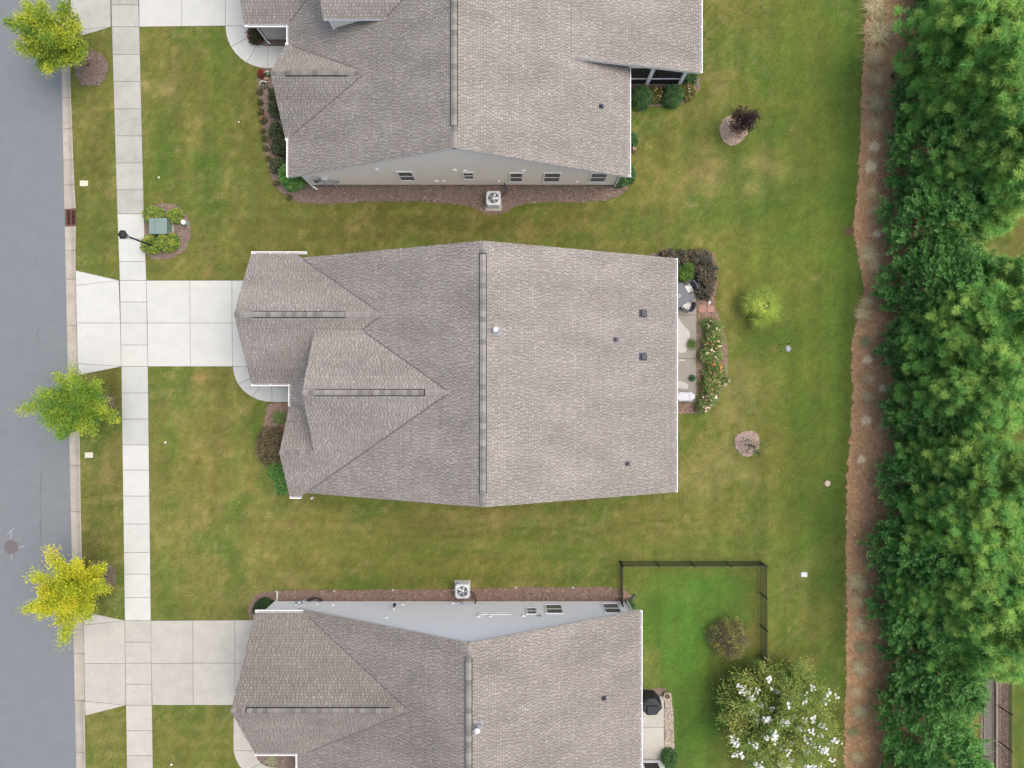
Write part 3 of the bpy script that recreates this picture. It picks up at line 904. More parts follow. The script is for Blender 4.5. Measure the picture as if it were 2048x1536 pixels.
bed('mulch_bed', [(1300, 505), (1428, 505), (1434, 560), (1428, 610), (1440, 640), (1454, 690), (1456, 760), (1430, 806), (1400, 828), (1300, 828), (1300, 806), (1394, 806), (1394, 527), (1300, 527)], M['mulch_red'], sm=0, chips=CH_R, seed=15)
bed('mulch_bed', [(548, 1182), (600, 1180), (700, 1180), (900, 1178), (1000, 1176), (1100, 1174), (1238, 1174), (1262, 1190), (1265, 1200), (1262, 1215), (556, 1215), (540, 1236), (500, 1238), (496, 1215), (504, 1196), (524, 1186)], M['mulch_red'], chips=CH_R, seed=16)
bed('mulch_bed', [(1270, 1378), (1330, 1376), (1334, 1391), (1270, 1391)], M['mulch'], sm=0, chips=CH_M, seed=17)
bed('mulch_bed', [(510, 1508), (600, 1500), (600, 1560), (560, 1534), (530, 1530), (517, 1519)], M['mulch'], sm=0, chips=CH_M, seed=18)
bed('gravel_strip', [(1329, 1386), (1342, 1386), (1346, 1420), (1348, 1500), (1329, 1504)], plain('gravel', (0.26, 0.22, 0.175), .9, var=.35, scale=22, bump=.8), sm=0, chips=((0.40, 0.35, 0.29), (0.26, 0.22, 0.18), (0.47, 0.43, 0.38), (0.33, 0.25, 0.18)), seed=19, density=700, amp=0.015)
STRAW = [(1734, -440), (1735, -20), (1730, 60), (1727, 120), (1722, 210), (1720, 300), (1716, 380), (1706, 450), (1712, 490), (1722, 540), (1730, 590), (1720, 630), (1706, 670), (1702, 730), (1706, 790), (1702, 860), (1696, 920), (1692, 1000), (1692, 1080), (1694, 1160), (1695, 1250), (1692, 1340), (1690, 1440), (1690, 1560), (1690, 1960),
         (1850, 1960), (1850, 1560), (1850, 1200), (1860, 800), (1880, 400), (1890, 0), (1890, -440)]
bed('pine_straw_bed', STRAW, M['straw'], sm=1, chips='straw', seed=20, amp=0.08)
bed('mulch_bed', [(1960, 1320), (2016, 1320), (2022, 1960), (1960, 1960)], plain('yard_mulch', (0.20, 0.15, 0.12), .95, var=.4, scale=4, bump=.6), sm=0, chips=CH_M, seed=21)

# loose chips / pebbles / needles lying on the beds: nobody could count them
for bi, (p, z, ch, dens) in enumerate(BEDS):
    if not ch:
        continue
    xs = [a[0] for a in p]; ys_ = [max(-23.5, min(23.5, a[1])) for a in p]
    x0, x1, y0, y1 = min(xs), max(xs), min(ys_), max(ys_)
    straw = ch == 'straw'
    cs = np.array(CH_S if straw else ch)
    dens = 230 if straw else dens
    n = int((x1 - x0) * (y1 - y0) * dens)
    X = RNG.uniform(x0, x1, n); Y = RNG.uniform(y0, y1, n)
    k = inpoly(X, Y, p)
    X, Y = X[k], Y[k]; n = len(X)
    if n == 0:
        continue
    a = RNG.uniform(0, 6.283, n)
    gravel = dens > 500
    ln = RNG.uniform(0.03, 0.075, n) if not straw else RNG.uniform(0.07, 0.15, n)
    wd = RNG.uniform(0.012, 0.03, n) if not straw else RNG.uniform(0.006, 0.012, n)
    if gravel:
        ln = RNG.uniform(0.018, 0.035, n); wd = RNG.uniform(0.015, 0.028, n)
    dx, dy = np.cos(a), np.sin(a)
    zz = z + RNG.uniform(0.004, 0.025, n)
    tilt = RNG.uniform(-0.02, 0.02, n)
    V = np.zeros((n, 4, 3))
    for i, (s, t) in enumerate(((-1, -1), (1, -1), (1, 1), (-1, 1))):
        V[:, i, 0] = X + dx * ln * s - dy * wd * t
        V[:, i, 1] = Y + dy * ln * s + dx * wd * t
        V[:, i, 2] = np.maximum(zz + tilt * s + RNG.uniform(-.004, .004, n), z + 0.003)
    c = cs[RNG.integers(0, len(cs), n)] * RNG.uniform(0.7, 1.3, (n, 1))
    nm = 'pine_needles' if straw else 'pebbles' if gravel else 'mulch_chips'
    o = link(nm, np_mesh(nm, V, 4, M['chips'], c))
    setp(o, kind='stuff')

# ------------------------------------------------------------------ houses
def sh_clip(poly, ax, val, keep_less):
    out = []
    n = len(poly)
    for i in range(n):
        a, b_ = poly[i - 1], poly[i]
        ia = (a[ax] <= val) if keep_less else (a[ax] >= val)
        ib = (b_[ax] <= val) if keep_less else (b_[ax] >= val)
        if ia != ib:
            t = (val - a[ax]) / (b_[ax] - a[ax])
            p = [a[0] + (b_[0] - a[0]) * t, a[1] + (b_[1] - a[1]) * t]
            p[ax] = val
            out.append(tuple(p))
        if ib:
            out.append(b_)
    return out


def clip_rect(poly, u0, u1, h0, h1):
    for ax, v, less in ((0, u0, False), (0, u1, True), (1, h0, False), (1, h1, True)):
        poly = sh_clip(poly, ax, v, less)
        if len(poly) < 3:
            return []
    return poly


TONES = {'a': ((0.166, 0.153, 0.138), (0.257, 0.242, 0.219)), 'b': ((0.170, 0.155, 0.140), (0.258, 0.241, 0.221)), 'c': ((0.156, 0.140, 0.126), (0.240, 0.222, 0.199))}


class Slope:
    """One roof plane. axis: the coordinate it climbs along; e0: eave position; sg: +1 if the ridge lies at a larger coordinate."""
    def __init__(s, house, hk, axis, e0, sg, ze, pitch, plan, tone=1.0, fascia='fascia'):
        s.axis, s.e0, s.sg, s.ze, s.p = axis, e0, sg, ze, pitch
        th = math.atan(pitch)
        s.ct, s.st = math.cos(th), math.sin(th)
        # plan polygon -> (u, h)
        P = []
        for x, y in plan:
            c, u = (x, y) if axis == 'x' else (y, x)
            P.append((u, (c - e0) * sg))
        n = len(P)
        if sum(P[i][0] * P[(i + 1) % n][1] - P[(i + 1) % n][0] * P[i][1] for i in range(n)) < 0:
            P = P[::-1]
        s.P = P
        flip = (axis == 'x') == (sg > 0)      # keep normals upward
        deck = MB()
        n = len(P)
        top = [s.at(u, h, -0.004) for u, h in P]
        bot = [s.at(u, h, -0.17) for u, h in P]
        fs = [tuple(range(n)), tuple(range(n, 2 * n))[::-1]] + [(i, n + i, n + (i + 1) % n, (i + 1) % n) for i in range(n)]
        if flip:
            fs = [f[::-1] for f in fs]
        deck.add(top + bot, fs)
        s.deck = deck.obj('roof_plane', M[fascia], house)
        sb = MB(); sb.col = (0, 0, 0)
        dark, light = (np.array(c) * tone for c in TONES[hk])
        rr = random.Random(int(abs(e0) * 1000) + (7 if sg > 0 else 0) + (31 if axis == 'x' else 0))
        e = 0.148 * s.ct
        hmin, hmax = min(p[1] for p in P), max(p[1] for p in P)
        umin, umax = min(p[0] for p in P), max(p[0] for p in P)
        k = 0
        h0 = hmin - 0.02
        while h0 < hmax - 0.01:
            h1 = min(h0 + e, hmax)
            row = clip_rect(P, umin - 1, umax + 1, max(h0, hmin), h1)
            if len(row) >= 3:
                sb.col = tuple(dark * rr.uniform(0.93, 1.07))
                s.piece(sb, row, h0, e, 0.004, flip)
                us = [p[0] for p in row]
                u = min(us) - rr.uniform(0, 0.3)
                ue = max(us)
                full = len(row) == 4
                while u < ue:
                    w = rr.choice((0.06, 0.075, 0.085, 0.10, 0.12, 0.16))
                    t = clip_rect(row, u, min(u + w, ue), h0, min(h1, h0 + e * 0.80))
                    if len(t) >= 3:
                        f = rr.uniform(0.84, 1.10)
                        cc = light * f
                        r3 = rr.random()
                        if r3 < 0.18:
                            cc = cc * np.array((1.03, 0.965, 0.95))
                        elif r3 < 0.34:
                            cc = cc * np.array((0.95, 0.99, 0.97))
                        sb.col = tuple(cc)
                        s.piece(sb, t, h0, e, 0.011, flip)
                    u += w + rr.choice((0.045, 0.055, 0.065, 0.08, 0.10, 0.05))
            h0 += e
            k += 1
        o = sb.obj('shingles', M['shingle_' + hk], s.deck)
        o['kind'] = 'stuff'

    def at(s, u, h, n=0.0):
        c = s.e0 + s.sg * h - s.sg * s.st * n
        z = s.ze + s.p * h + s.ct * n
        return (c, u, z) if s.axis == 'x' else (u, c, z)

    def piece(s, sb, poly, h0, e, lift, flip):
        n = len(poly)
        top = [s.at(u, h, lift + 0.012 * (1 - (h - h0) / e)) for u, h in poly]
        fs = [tuple(range(n))]
        # drop side faces along the lower edge only (the butt) and the two cut sides
        bot = [s.at(u, h, 0.0 if lift < 0.01 else 0.004) for u, h in poly]
        for i in range(n):
            j = (i + 1) % n
            if not (abs(poly[i][1] - poly[j][1]) < 1e-6 and poly[i][1] > h0 + e * 0.5):
                fs.append((i, n + i, n + j, j))
        if flip:
            fs = [f[::-1] for f in fs]
        sb.add(top + bot, fs)


def rmesh(hk, i, halfw, length, sl, ridge_axis, lift):
    """bent cap piece lying over a ridge; sl = (pitch of - side, pitch of + side)"""
    q = MB()
    t = 0.012
    pts = []
    for (a, zo) in ((-length / 2, 0.010), (length / 2 + 0.03, 0.0)):
        for th in (t, 0.0):
            pl = halfw / math.sqrt(1 + sl[0] ** 2); pr = halfw / math.sqrt(1 + sl[1] ** 2)
            for (c, z) in ((-pl, -pl * sl[0]), (0, 0), (pr, -pr * sl[1])):
                p = (a, c, z + lift + th + zo) if ridge_axis == 'x' else (c, a, z + lift + th + zo)
                pts.append(p)
    # indices: end0 top 0-2, end0 bot 3-5, end1 top 6-8, end1 bot 9-11
    fs = [(0, 1, 7, 6), (1, 2, 8, 7), (0, 3, 4, 1), (1, 4, 5, 2), (6, 7, 10, 9), (7, 8, 11, 10), (0, 6, 9, 3), (2, 5, 11, 8), (3, 9, 10, 4), (4, 10, 11, 5)]
    if ridge_axis == 'x':
        fs = [f[::-1] for f in fs]
    q.add(pts, fs)
    me = q.mesh('ridge_cap', CAPM[hk][i])
    return me


def ridge(house, hk, axis, p0, p1, c, z, sl, vent=None, step=0.262):
    """ridge from p0 to p1 along axis at cross position c, height z. vent=(a,b) range with a raised vent below the caps"""
    z += 0.012
    hw = 0.16
    lows = [rmesh(hk, i, hw, step, sl, axis, 0.004) for i in range(4)]
    highs = [rmesh(hk, i, hw, step, sl, axis, 0.048) for i in range(4)]
    if vent:
        q = MB()
        a, b_ = min(vent), max(vent)
        pl = 0.205 / math.sqrt(1 + sl[0] ** 2); pr = 0.205 / math.sqrt(1 + sl[1] ** 2)
        pts = []
        for e in (a, b_):
            for (cc, zz, h) in ((-pl, -pl * sl[0], 0), (-pl, -pl * sl[0], 0.042), (0, 0, 0.046), (pr, -pr * sl[1], 0.042), (pr, -pr * sl[1], 0)):
                pts.append((e, c + cc, z + zz + h) if axis == 'x' else (c + cc, e, z + zz + h))
        fs = [(i, i + 1, i + 6, i + 5) for i in range(4)] + [(4, 3, 2, 1, 0), (5, 6, 7, 8, 9), (4, 0, 5, 9)]
        q.add(pts, fs)
        q.obj('ridge_vent', M['black'], house)
    lo, hi = min(p0, p1), max(p0, p1)
    n = int((hi - lo) / step)
    rr = random.Random(int(abs(c) * 100) + n)
    last = 1
    for k in range(n + 1):
        a = lo + (k + 0.5) * step
        if a > hi - 0.10:
            break
        i = rr.choice([j for j in (0, 1, 2, 2, 3) if j != last])
        last = i
        src = highs if vent and min(vent) < a < max(vent) else lows
        link('ridge_cap', src[i], house, (a, c, z) if axis == 'x' else (c, a, z))


def gutter(house, axis, a0, a1, c, z, out, step=0.75, hang=True):
    """open K-style trough along axis from a0 to a1; c = eave line; out = +1/-1 outward direction on the cross axis"""
    q = MB()
    w, h, t = 0.125, 0.11, 0.012
    lo, hi = min(a0, a1), max(a0, a1)

    def bx(c0, c1, z0, z1, l=lo, r=hi):
        x0, x1 = sorted((c + out * c0, c + out * c1))
        if axis == 'x':
            q.box(l, r, x0, x1, z0, z1)
        else:
            q.box(x0, x1, l, r, z0, z1)
    bx(0.0, t, z - h, z)
    bx(t, w - t, z - h, z - h + t)
    bx(w - t * 2.2, w + t, z - h, z + 0.004)
    bx(t, w - t * 2.2, z - h + t, z - 0.002, lo, lo + t)
    bx(t, w - t * 2.2, z - h + t, z - 0.002, hi - t, hi)
    g_ = q.obj('gutter', M['white'], house)
    q2 = MB()
    q2.box(*((lo + t, hi - t) + tuple(sorted((c + out * t, c + out * (w - t * 2.2)))) + (z - h + t, z - h + t + 0.01))) if axis == 'x' else \
        q2.box(*(tuple(sorted((c + out * t, c + out * (w - t * 2.2)))) + (lo + t, hi - t) + (z - h + t, z - h + t + 0.01)))
    q2.obj('gutter_floor', M['soffit'], g_)  # darker strip along the trough floor
    if hang:
        n = max(2, int((hi - lo) / step))
        for k in range(n + 1):
            a = lo + 0.08 + (hi - lo - 0.16) * k / n
            q3 = MB()
            x0, x1 = sorted((c + out * t, c + out * (w - t * 2.2)))
            if axis == 'x':
                q3.box(a - 0.012, a + 0.012, x0, x1, z - 0.02, z - 0.004)
            else:
                q3.box(x0, x1, a - 0.012, a + 0.012, z - 0.02, z - 0.004)
            q3.obj('gutter_hanger', M['white'], g_)
    return g_


def wall(house, poly, axis, c, out, mat, board=0.155, name='wall'):
    """wall in the plane cross=c; poly = convex (u,z) outline; out = outward sign; clapboards as real lapped boards"""
    def P(u, z, d):
        return (u, c + out * d, z) if axis == 'x' else (c + out * d, u, z)
    n = len(poly)
    if sum(poly[i][0] * poly[(i + 1) % n][1] - poly[(i + 1) % n][0] * poly[i][1] for i in range(n)) < 0:
        poly = poly[::-1]
    fl = (axis == 'x') == (out > 0)

    def addp(q, pl, d0, dfun):
        m_ = len(pl)
        f = [P(u, z, dfun(z)) for u, z in pl]; b_ = [P(u, z, d0) for u, z in pl]
        fs = [tuple(range(m_)), tuple(range(m_, 2 * m_))[::-1]] + [(i, m_ + i, m_ + (i + 1) % m_, (i + 1) % m_) for i in range(m_)]
        q.add(f + b_, [x[::-1] for x in fs] if fl else fs)
    q = MB()
    addp(q, poly, -0.12, lambda z: 0.0)
    w = q.obj(name, M[mat], house)
    q = MB()
    z0, z1 = min(p[1] for p in poly), max(p[1] for p in poly)
    z = z0
    us = [p[0] for p in poly]
    while z < z1 - 0.01:
        row = clip_rect(poly, min(us) - 1, max(us) + 1, z, min(z + board, z1))
        if len(row) >= 3:
            addp(q, row, 0.0, lambda zz, z=z: 0.004 + 0.016 * (1 - (zz - z) / board))
        z += board
    o = q.obj('clapboards', M[mat], w)
    o['kind'] = 'stuff'
    return w


def window(house, u0, u1, z0, z1, axis, c, out, two=True):
    fr = 0.085

    def bx(q, a0, a1, b0, b1, d0, d1):
        y0, y1 = sorted((c + out * d0, c + out * d1))
        q.box(a0, a1, y0, y1, b0, b1) if axis == 'x' else q.box(y0, y1, a0, a1, b0, b1)
    q = MB()
    bx(q, u0, u1, z1 - fr, z1, 0.0, 0.055); bx(q, u0, u1, z0, z0 + fr, 0.0, 0.065)
    bx(q, u0, u0 + fr, z0 + fr, z1 - fr, 0.0, 0.055); bx(q, u1 - fr, u1, z0 + fr, z1 - fr, 0.0, 0.055)
    w = q.obj('window', M['white'], house)
    mid = (z0 + z1) / 2
    if two:
        q = MB(); bx(q, u0 + fr, u1 - fr, mid - 0.03, mid + 0.03, 0.0, 0.045); q.obj('sash_rail', M['white'], w)
        q = MB(); bx(q, u0 + fr, u1 - fr, mid + 0.03, z1 - fr, 0.0, 0.03); q.obj('pane', M['glass'], w)
        q = MB(); bx(q, u0 + fr, u1 - fr, z0 + fr, mid - 0.03, 0.0, 0.032); q.obj('pane', M['insect'], w)
    else:
        q = MB(); bx(q, u0 + fr, u1 - fr, z0 + fr, z1 - fr, 0.0, 0.03); q.obj('pane', M['screen'], w)
    return w


def pbox(house, name, mat, u, z, du, dz, c, out, d=0.06, axis='x'):
    q = MB()
    y0, y1 = sorted((c + out * 0.012, c + out * (0.012 + d)))
    q.box(u - du / 2, u + du / 2, y0, y1, z - dz / 2, z + dz / 2)
    q.box(u - du / 2 + 0.02, u + du / 2 - 0.02, *sorted((c + out * (0.012 + d), c + out * (0.03 + d))), z - dz / 2 + 0.02, z + dz / 2 - 0.02)
    return q.obj(name, M[mat], house)


def downspout(house, pts, w=0.045):
    q = MB()
    q.tube(pts, w, 6)
    return q.obj('downspout', M['white'], house)


def corner_post(house, x0, x1, y0, y1, z0, z1, mat='white', name='corner_board'):
    return MB().box(x0, x1, y0, y1, z0, z1).obj(name, M[mat], house)


def footing(house, x0, x1, y0, y1, h=0.25):
    return MB().box(x0, x1, y0, y1, -0.1, h).obj('foundation', M['found'], house)


def garage_door(house, x, y0, y1):
    d = MB().box(x - 0.02, x + 0.03, y0, y1, 0.05, 2.2).obj('garage_door', M['white'], house)
    nrow, ncol = 4, 6
    for i in range(nrow):
        for j in range(ncol):
            w = (y1 - y0) / ncol
            MB().box(x - 0.045, x - 0.02, y0 + j * w + .06, y0 + (j + 1) * w - .06, 0.05 + i * .53 + .06, 0.05 + (i + 1) * .53 - .05).obj('door_panel', M['white'], d)


def roof_pipe(house, sl, x, y, r=0.055, h=0.28, mat='darkvent', name='vent_pipe'):
    c, u = (x, y) if sl.axis == 'x' else (y, x)
    z = sl.ze + sl.p * (c - sl.e0) * sl.sg
    q = MB()
    q.tube([(x, y, z - 0.05), (x, y, z + h)], r, 12)
    q.lathe([(r * 0.7, 0), (r * 0.7, 0.004)], (x, y, z + h + 0.002), 10, 1)
    o = q.obj(name, [M[mat], M['black']], house)
    b_ = MB()
    b_.add([sl.at(*p) for p in ((u - .12, (c - sl.e0) * sl.sg - .14, .024), (u + .12, (c - sl.e0) * sl.sg - .14, .024), (u + .12, (c - sl.e0) * sl.sg + .12, .026), (u - .12, (c - sl.e0) * sl.sg + .12, .026))], [(0, 1, 2, 3)])
    b_.lathe([(r * 2.0, -0.03), (r * 1.15, 0.09)], (x, y, z), 12)
    b_.obj('flashing', M[mat], o)
    return o


def flue(house, sl, x, y, h=0.55):
    c = x if sl.axis == 'x' else y
    z = sl.ze + sl.p * (c - sl.e0) * sl.sg
    hh = (c - sl.e0) * sl.sg
    q = MB()
    q.tube([(x, y, z - .05), (x, y, z + h)], 0.085, 14)
    o = q.obj('flue', M['metal'], house)
    q = MB()
    q.lathe([(0.11, 0), (0.135, 0.03), (0.125, 0.08), (0.04, 0.12)], (x, y, z + h - 0.02), 16)
    q.obj('flue_cap', M['metal_white'], o)
    q = MB()
    u = y if sl.axis == 'x' else x
    q.add([sl.at(u - .19, hh - .22, .026), sl.at(u + .19, hh - .22, .026), sl.at(u + .19, hh + .18, .028), sl.at(u - .19, hh + .18, .028)], [(0, 1, 2, 3)])
    q.lathe([(0.19, -0.08), (0.115, 0.16)], (x, y, z), 14)
    q.obj('flashing', M['leadgrey'], o)


def box_vent(house, sl, x, y):
    c = x
    hh = (c - sl.e0) * sl.sg
    q = MB()

    def P(du, dh, n):
        return sl.at(y + du, hh + dh, n)
    q.add([P(-.21, -.2, .024), P(.21, -.2, .024), P(.21, .22, .026), P(-.21, .22, .026)], [(0, 1, 2, 3)])
    a, b_ = .16, .12
    q.add([P(-a, -.17, .024), P(a, -.17, .024), P(a, .12, .024), P(-a, .12, .024), P(-a, -.17, .13), P(a, -.17, .13), P(b_, .12, .12), P(-b_, .12, .12)],
          [(4, 5, 6, 7), (0, 1, 5, 4), (1, 2, 6, 5), (2, 3, 7, 6), (3, 0, 4, 7)])
    q.obj('roof_vent', M['darkvent'], house)


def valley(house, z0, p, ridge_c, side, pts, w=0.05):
    """dark strip that paints dirt and shade into the valley where a cross gable runs out on the main slope: pts = (y, z) stations on the gable plane"""
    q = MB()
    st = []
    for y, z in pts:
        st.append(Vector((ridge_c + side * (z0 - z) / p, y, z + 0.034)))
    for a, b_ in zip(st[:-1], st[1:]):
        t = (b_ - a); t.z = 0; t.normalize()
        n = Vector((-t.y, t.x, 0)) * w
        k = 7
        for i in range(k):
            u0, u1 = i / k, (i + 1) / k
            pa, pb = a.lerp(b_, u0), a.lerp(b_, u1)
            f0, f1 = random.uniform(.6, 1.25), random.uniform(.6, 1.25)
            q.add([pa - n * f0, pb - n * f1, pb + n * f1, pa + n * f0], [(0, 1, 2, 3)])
    return q.obj('valley_dirt_shade', M['valley'], house)


# ---- middle house -------------------------------------------------
HB = empty('house', 'middle house with taupe shingle roof, two front gables and a rear patio', 'house', (-1.4, 0.5, 0), group='houses along the street')
HB.location = (0, 0, 0)
RB, ZB, PB = -1.36, 7.40, 0.46
NB, SB = 6.70, -5.76
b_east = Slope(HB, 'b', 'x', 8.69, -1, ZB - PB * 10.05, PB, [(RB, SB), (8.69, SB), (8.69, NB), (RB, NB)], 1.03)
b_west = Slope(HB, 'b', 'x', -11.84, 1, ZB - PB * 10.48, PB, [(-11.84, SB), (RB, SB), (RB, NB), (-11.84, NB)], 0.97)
Slope(HB, 'b', 'y', 6.93, -1, 2.70, 0.68, [(-13.92, 6.93), (-11.5, 6.93), (-6.4, 3.49), (-13.92, 3.49)], 1.0)
Slope(HB, 'b', 'y', 0.03, 1, 2.70, 0.676, [(-13.92, 0.03), (-9.0, 0.03), (-6.4, 3.49), (-13.92, 3.49)], 0.95)
# larger gable behind the entrance, then the small one in front of it
Slope(HB, 'b', 'y', 2.70, -1, 6.65 - .68 * 3.105, .68, [(-10.03, 2.70), (-7.2, 2.70), (-2.9, -0.405), (-10.03, -0.405)], 1.03)
ZS = 6.65 - .68 * (5.95 - .405)
Slope(HB, 'b', 'y', -5.95, 1, ZS, .68, [(-10.03, -5.2), (-2.9, -0.405), (-10.03, -0.405)], 0.97)
Slope(HB, 'b', 'y', -5.95, 1, ZS, .68, [(-11.8, -5.95), (-11.2, -5.95), (-10.03, -5.2), (-10.03, -3.48), (-11.8, -3.48)], 0.97)
ZR3 = ZS + .68 * 2.47
Slope(HB, 'b', 'y', -1.20, -1, ZR3 - .70 * 2.28, .70, [(-11.8, -1.20), (-9.95, -1.20), (-9.95, -3.48), (-11.8, -3.48)], 0.98)
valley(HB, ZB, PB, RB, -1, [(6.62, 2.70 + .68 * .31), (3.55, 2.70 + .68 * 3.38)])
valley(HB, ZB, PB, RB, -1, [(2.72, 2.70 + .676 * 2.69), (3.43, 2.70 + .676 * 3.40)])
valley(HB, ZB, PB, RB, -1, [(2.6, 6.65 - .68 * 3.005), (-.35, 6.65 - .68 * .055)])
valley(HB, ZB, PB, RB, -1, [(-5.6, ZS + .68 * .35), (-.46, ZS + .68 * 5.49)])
ridge(HB, 'b', 'y', SB, NB, RB, ZB, (PB, PB), (-5.12, 6.12))
ridge(HB, 'b', 'x', -13.9, -6.1, 3.49, 5.04, (.676, .68), (-13.0, -8.35))
ridge(HB, 'b', 'x', -10.0, -2.6, -0.405, 6.65, (.68, .68), (-9.45, -4.15))
ridge(HB, 'b', 'x', -11.8, -10.1, -3.48, ZR3, (.68, .70))
gutter(HB, 'x', -13.92, -10.95, 6.93, 2.69, 1)
gutter(HB, 'x', -13.92, -11.84, 0.03, 2.69, -1)
gutter(HB, 'y', 0.03, -1.2, -11.84, 2.56, -1)
gutter(HB, 'x', -11.8, -11.2, -5.95, ZS - .01, -1, hang=False)
gutter(HB, 'y', SB, NB, 8.69, ZB - PB * 10.05 - .01, 1, step=0.9)
footing(HB, -11.3, 8.25, -5.42, 6.36)
footing(HB, -13.42, -11.3, 0.45, 6.5)
topB = lambda x: (ZB - PB * abs(x - RB)) - 0.2
for y, o_ in ((6.38, 1), (-5.44, -1)):
    wall(HB, [(-11.3, .25), (8.25, .25), (8.25, topB(8.25)), (RB, topB(RB)), (-11.3, topB(-11.3))], 'x', y, o_, 'siding_grey')
wall(HB, [(-5.44, .25), (6.38, .25), (6.38, 2.62), (-5.44, 2.62)], 'y', 8.25, 1, 'siding_grey')
wall(HB, [(-5.44, .25), (0.45, .25), (0.45, 2.5), (-5.44, 2.5)], 'y', -11.3, -1, 'siding_grey')
wall(HB, [(0.45, .25), (6.5, .25), (6.5, 2.75), (3.49, 4.65), (0.45, 2.75)], 'y', -13.42, -1, 'siding_grey')
wall(HB, [(-13.42, .25), (-11.3, .25), (-11.3, 2.6), (-13.42, 2.6)], 'x', 6.5, 1, 'siding_grey')
wall(HB, [(-13.42, .25), (-11.3, .25), (-11.3, 2.6), (-13.42, 2.6)], 'x', 0.45, -1, 'siding_grey')
wall(HB, [(-4.6, 2.7), (2.4, 3.2), (2.4, 4.4), (-0.405, 6.4), (-4.6, 3.5)], 'y', -9.72, -1, 'siding_grey')
garage_door(HB, -13.46, 1.0, 5.95)
for (u0, u1) in ((4.6, 5.6), (2.9, 3.9), (-0.6, 0.4), (-3.6, -2.6)):
    window(HB, u0, u1, 0.9, 2.4, 'y', 8.25, 1)
window(HB, -4.3, -2.7, 0.9, 2.3, 'y', -11.3, -1)
MB().box(-11.36, -11.27, -0.75, 0.2, 0.05, 2.15).obj('front_door', M['siding_beige'], HB)
downspout(HB, [(8.76, 6.55, 2.6), (8.4, 6.45, 2.3), (8.36, 6.45, 0.2), (8.55, 6.5, 0.08)])
downspout(HB, [(-13.8, 7.0, 2.6), (-13.45, 6.6, 2.35), (-13.45, 6.58, 0.2)])
pbox(HB, 'disconnect_box', 'meter', 7.2, 1.5, .25, .4, 6.38, 1, .12)
flue(HB, b_east, W(992, 661, 7.0)[0], W(992, 661, 7.0)[1], 0.42)
for px, py in ((1287, 626), (1287, 713)):
    box_vent(HB, b_east, *W(px, py, 3.9))
roof_pipe(HB, b_east, *W(1231, 679, 4.3))
roof_pipe(HB, b_east, *W(1255, 928, 4.1))

# ---- top house -----------------------------------------------------
HA = empty('house', 'beige sided house with a screened rear porch, at the top of the view', 'house', (0, 0, 0), group='houses along the street')
RA, ZA = -2.71, 7.36
SA, NA = 11.04, 31.0
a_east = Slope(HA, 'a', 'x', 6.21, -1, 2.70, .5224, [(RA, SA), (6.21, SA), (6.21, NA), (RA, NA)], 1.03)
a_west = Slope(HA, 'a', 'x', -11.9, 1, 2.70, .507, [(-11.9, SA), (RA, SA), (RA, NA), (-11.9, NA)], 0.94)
Slope(HA, 'a', 'y', 13.15, 1, 2.72, .94, [(-12.1, 13.15), (-11.6, 13.15), (-7.15, 15.6), (-12.1, 15.6)], 0.95)
Slope(HA, 'a', 'y', 18.05, -1, 2.72, .94, [(-12.1, 18.05), (-11.6, 18.05), (-7.15, 15.6), (-12.1, 15.6)], 1.06)
Slope(HA, 'a', 'y', 19.2, 1, 2.70, .56, [(-14.3, 19.2), (-11.7, 19.2), (-6.9, 23.6), (-14.3, 23.6)], 0.93)
Slope(HA, 'a', 'y', 28.0, -1, 2.70, .56, [(-14.3, 28.0), (-11.7, 28.0), (-6.9, 23.6), (-14.3, 23.6)], 1.0)
Slope(HA, 'a', 'y', 18.0, 1, 5.55, .71, [(-9.33, 18.0), (-6.0, 18.0), (-2.8, 20.4), (-9.33, 20.4)], 0.98)
Slope(HA, 'a', 'y', 22.8, -1, 5.55, .71, [(-9.33, 22.8), (-6.0, 22.8), (-2.8, 20.4), (-9.33, 20.4)], 1.0)
a_porch = Slope(HA, 'a', 'x', 10.03, -1, 2.70, .245, [(3.0, 16.6), (10.03, 16.6), (10.03, NA), (3.0, NA)], 1.06)
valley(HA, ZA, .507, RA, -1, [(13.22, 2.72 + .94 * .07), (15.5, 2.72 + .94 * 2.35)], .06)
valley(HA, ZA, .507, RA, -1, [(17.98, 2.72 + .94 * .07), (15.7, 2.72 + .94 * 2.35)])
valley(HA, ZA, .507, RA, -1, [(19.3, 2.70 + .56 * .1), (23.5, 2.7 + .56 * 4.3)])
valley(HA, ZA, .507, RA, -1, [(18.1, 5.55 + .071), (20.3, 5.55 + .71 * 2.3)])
ridge(HA, 'a', 'y', SA, 25.0, RA, ZA, (.507, .5224), (12.1, 24.9))
ridge(HA, 'a', 'x', -12.1, -6.9, 15.6, 5.02, (.94, .94), (-11.35, -8.3))
ridge(HA, 'a', 'x', -14.3, -7.0, 23.6, 5.16, (.56, .56))
gutter(HA, 'y', SA, 16.95, 6.21, 2.69, 1, step=0.9)
gutter(HA, 'y', 16.6, NA, 10.03, 2.69, 1, step=1.2)
gutter(HA, 'y', SA, 13.15, -11.9, 2.69, -1, hang=False)
gutter(HA, 'x', -12.1, -11.85, 13.15, 2.71, -1, hang=False)
gutter(HA, 'x', -14.3, -11.9, 19.2, 2.69, -1, hang=False)
gutter(HA, 'y', 18.05, 19.2, -11.9, 2.69, -1, hang=False)
gutter(HA, 'x', -12.1, -11.85, 18.05, 2.71, 1, hang=False)
footing(HA, -11.31, 5.74, 11.36, 30.6)
footing(HA, -13.9, -11.31, 19.62, 27.6)
wall(HA, [(-11.31, .25), (5.74, .25), (5.74, 2.72), (RA, 7.12), (-11.31, 2.78)], 'x', 11.34, -1, 'siding_beige')
wall(HA, [(11.34, .25), (30.6, .25), (30.6, 2.7), (11.34, 2.7)], 'y', 5.74, 1, 'siding_beige')
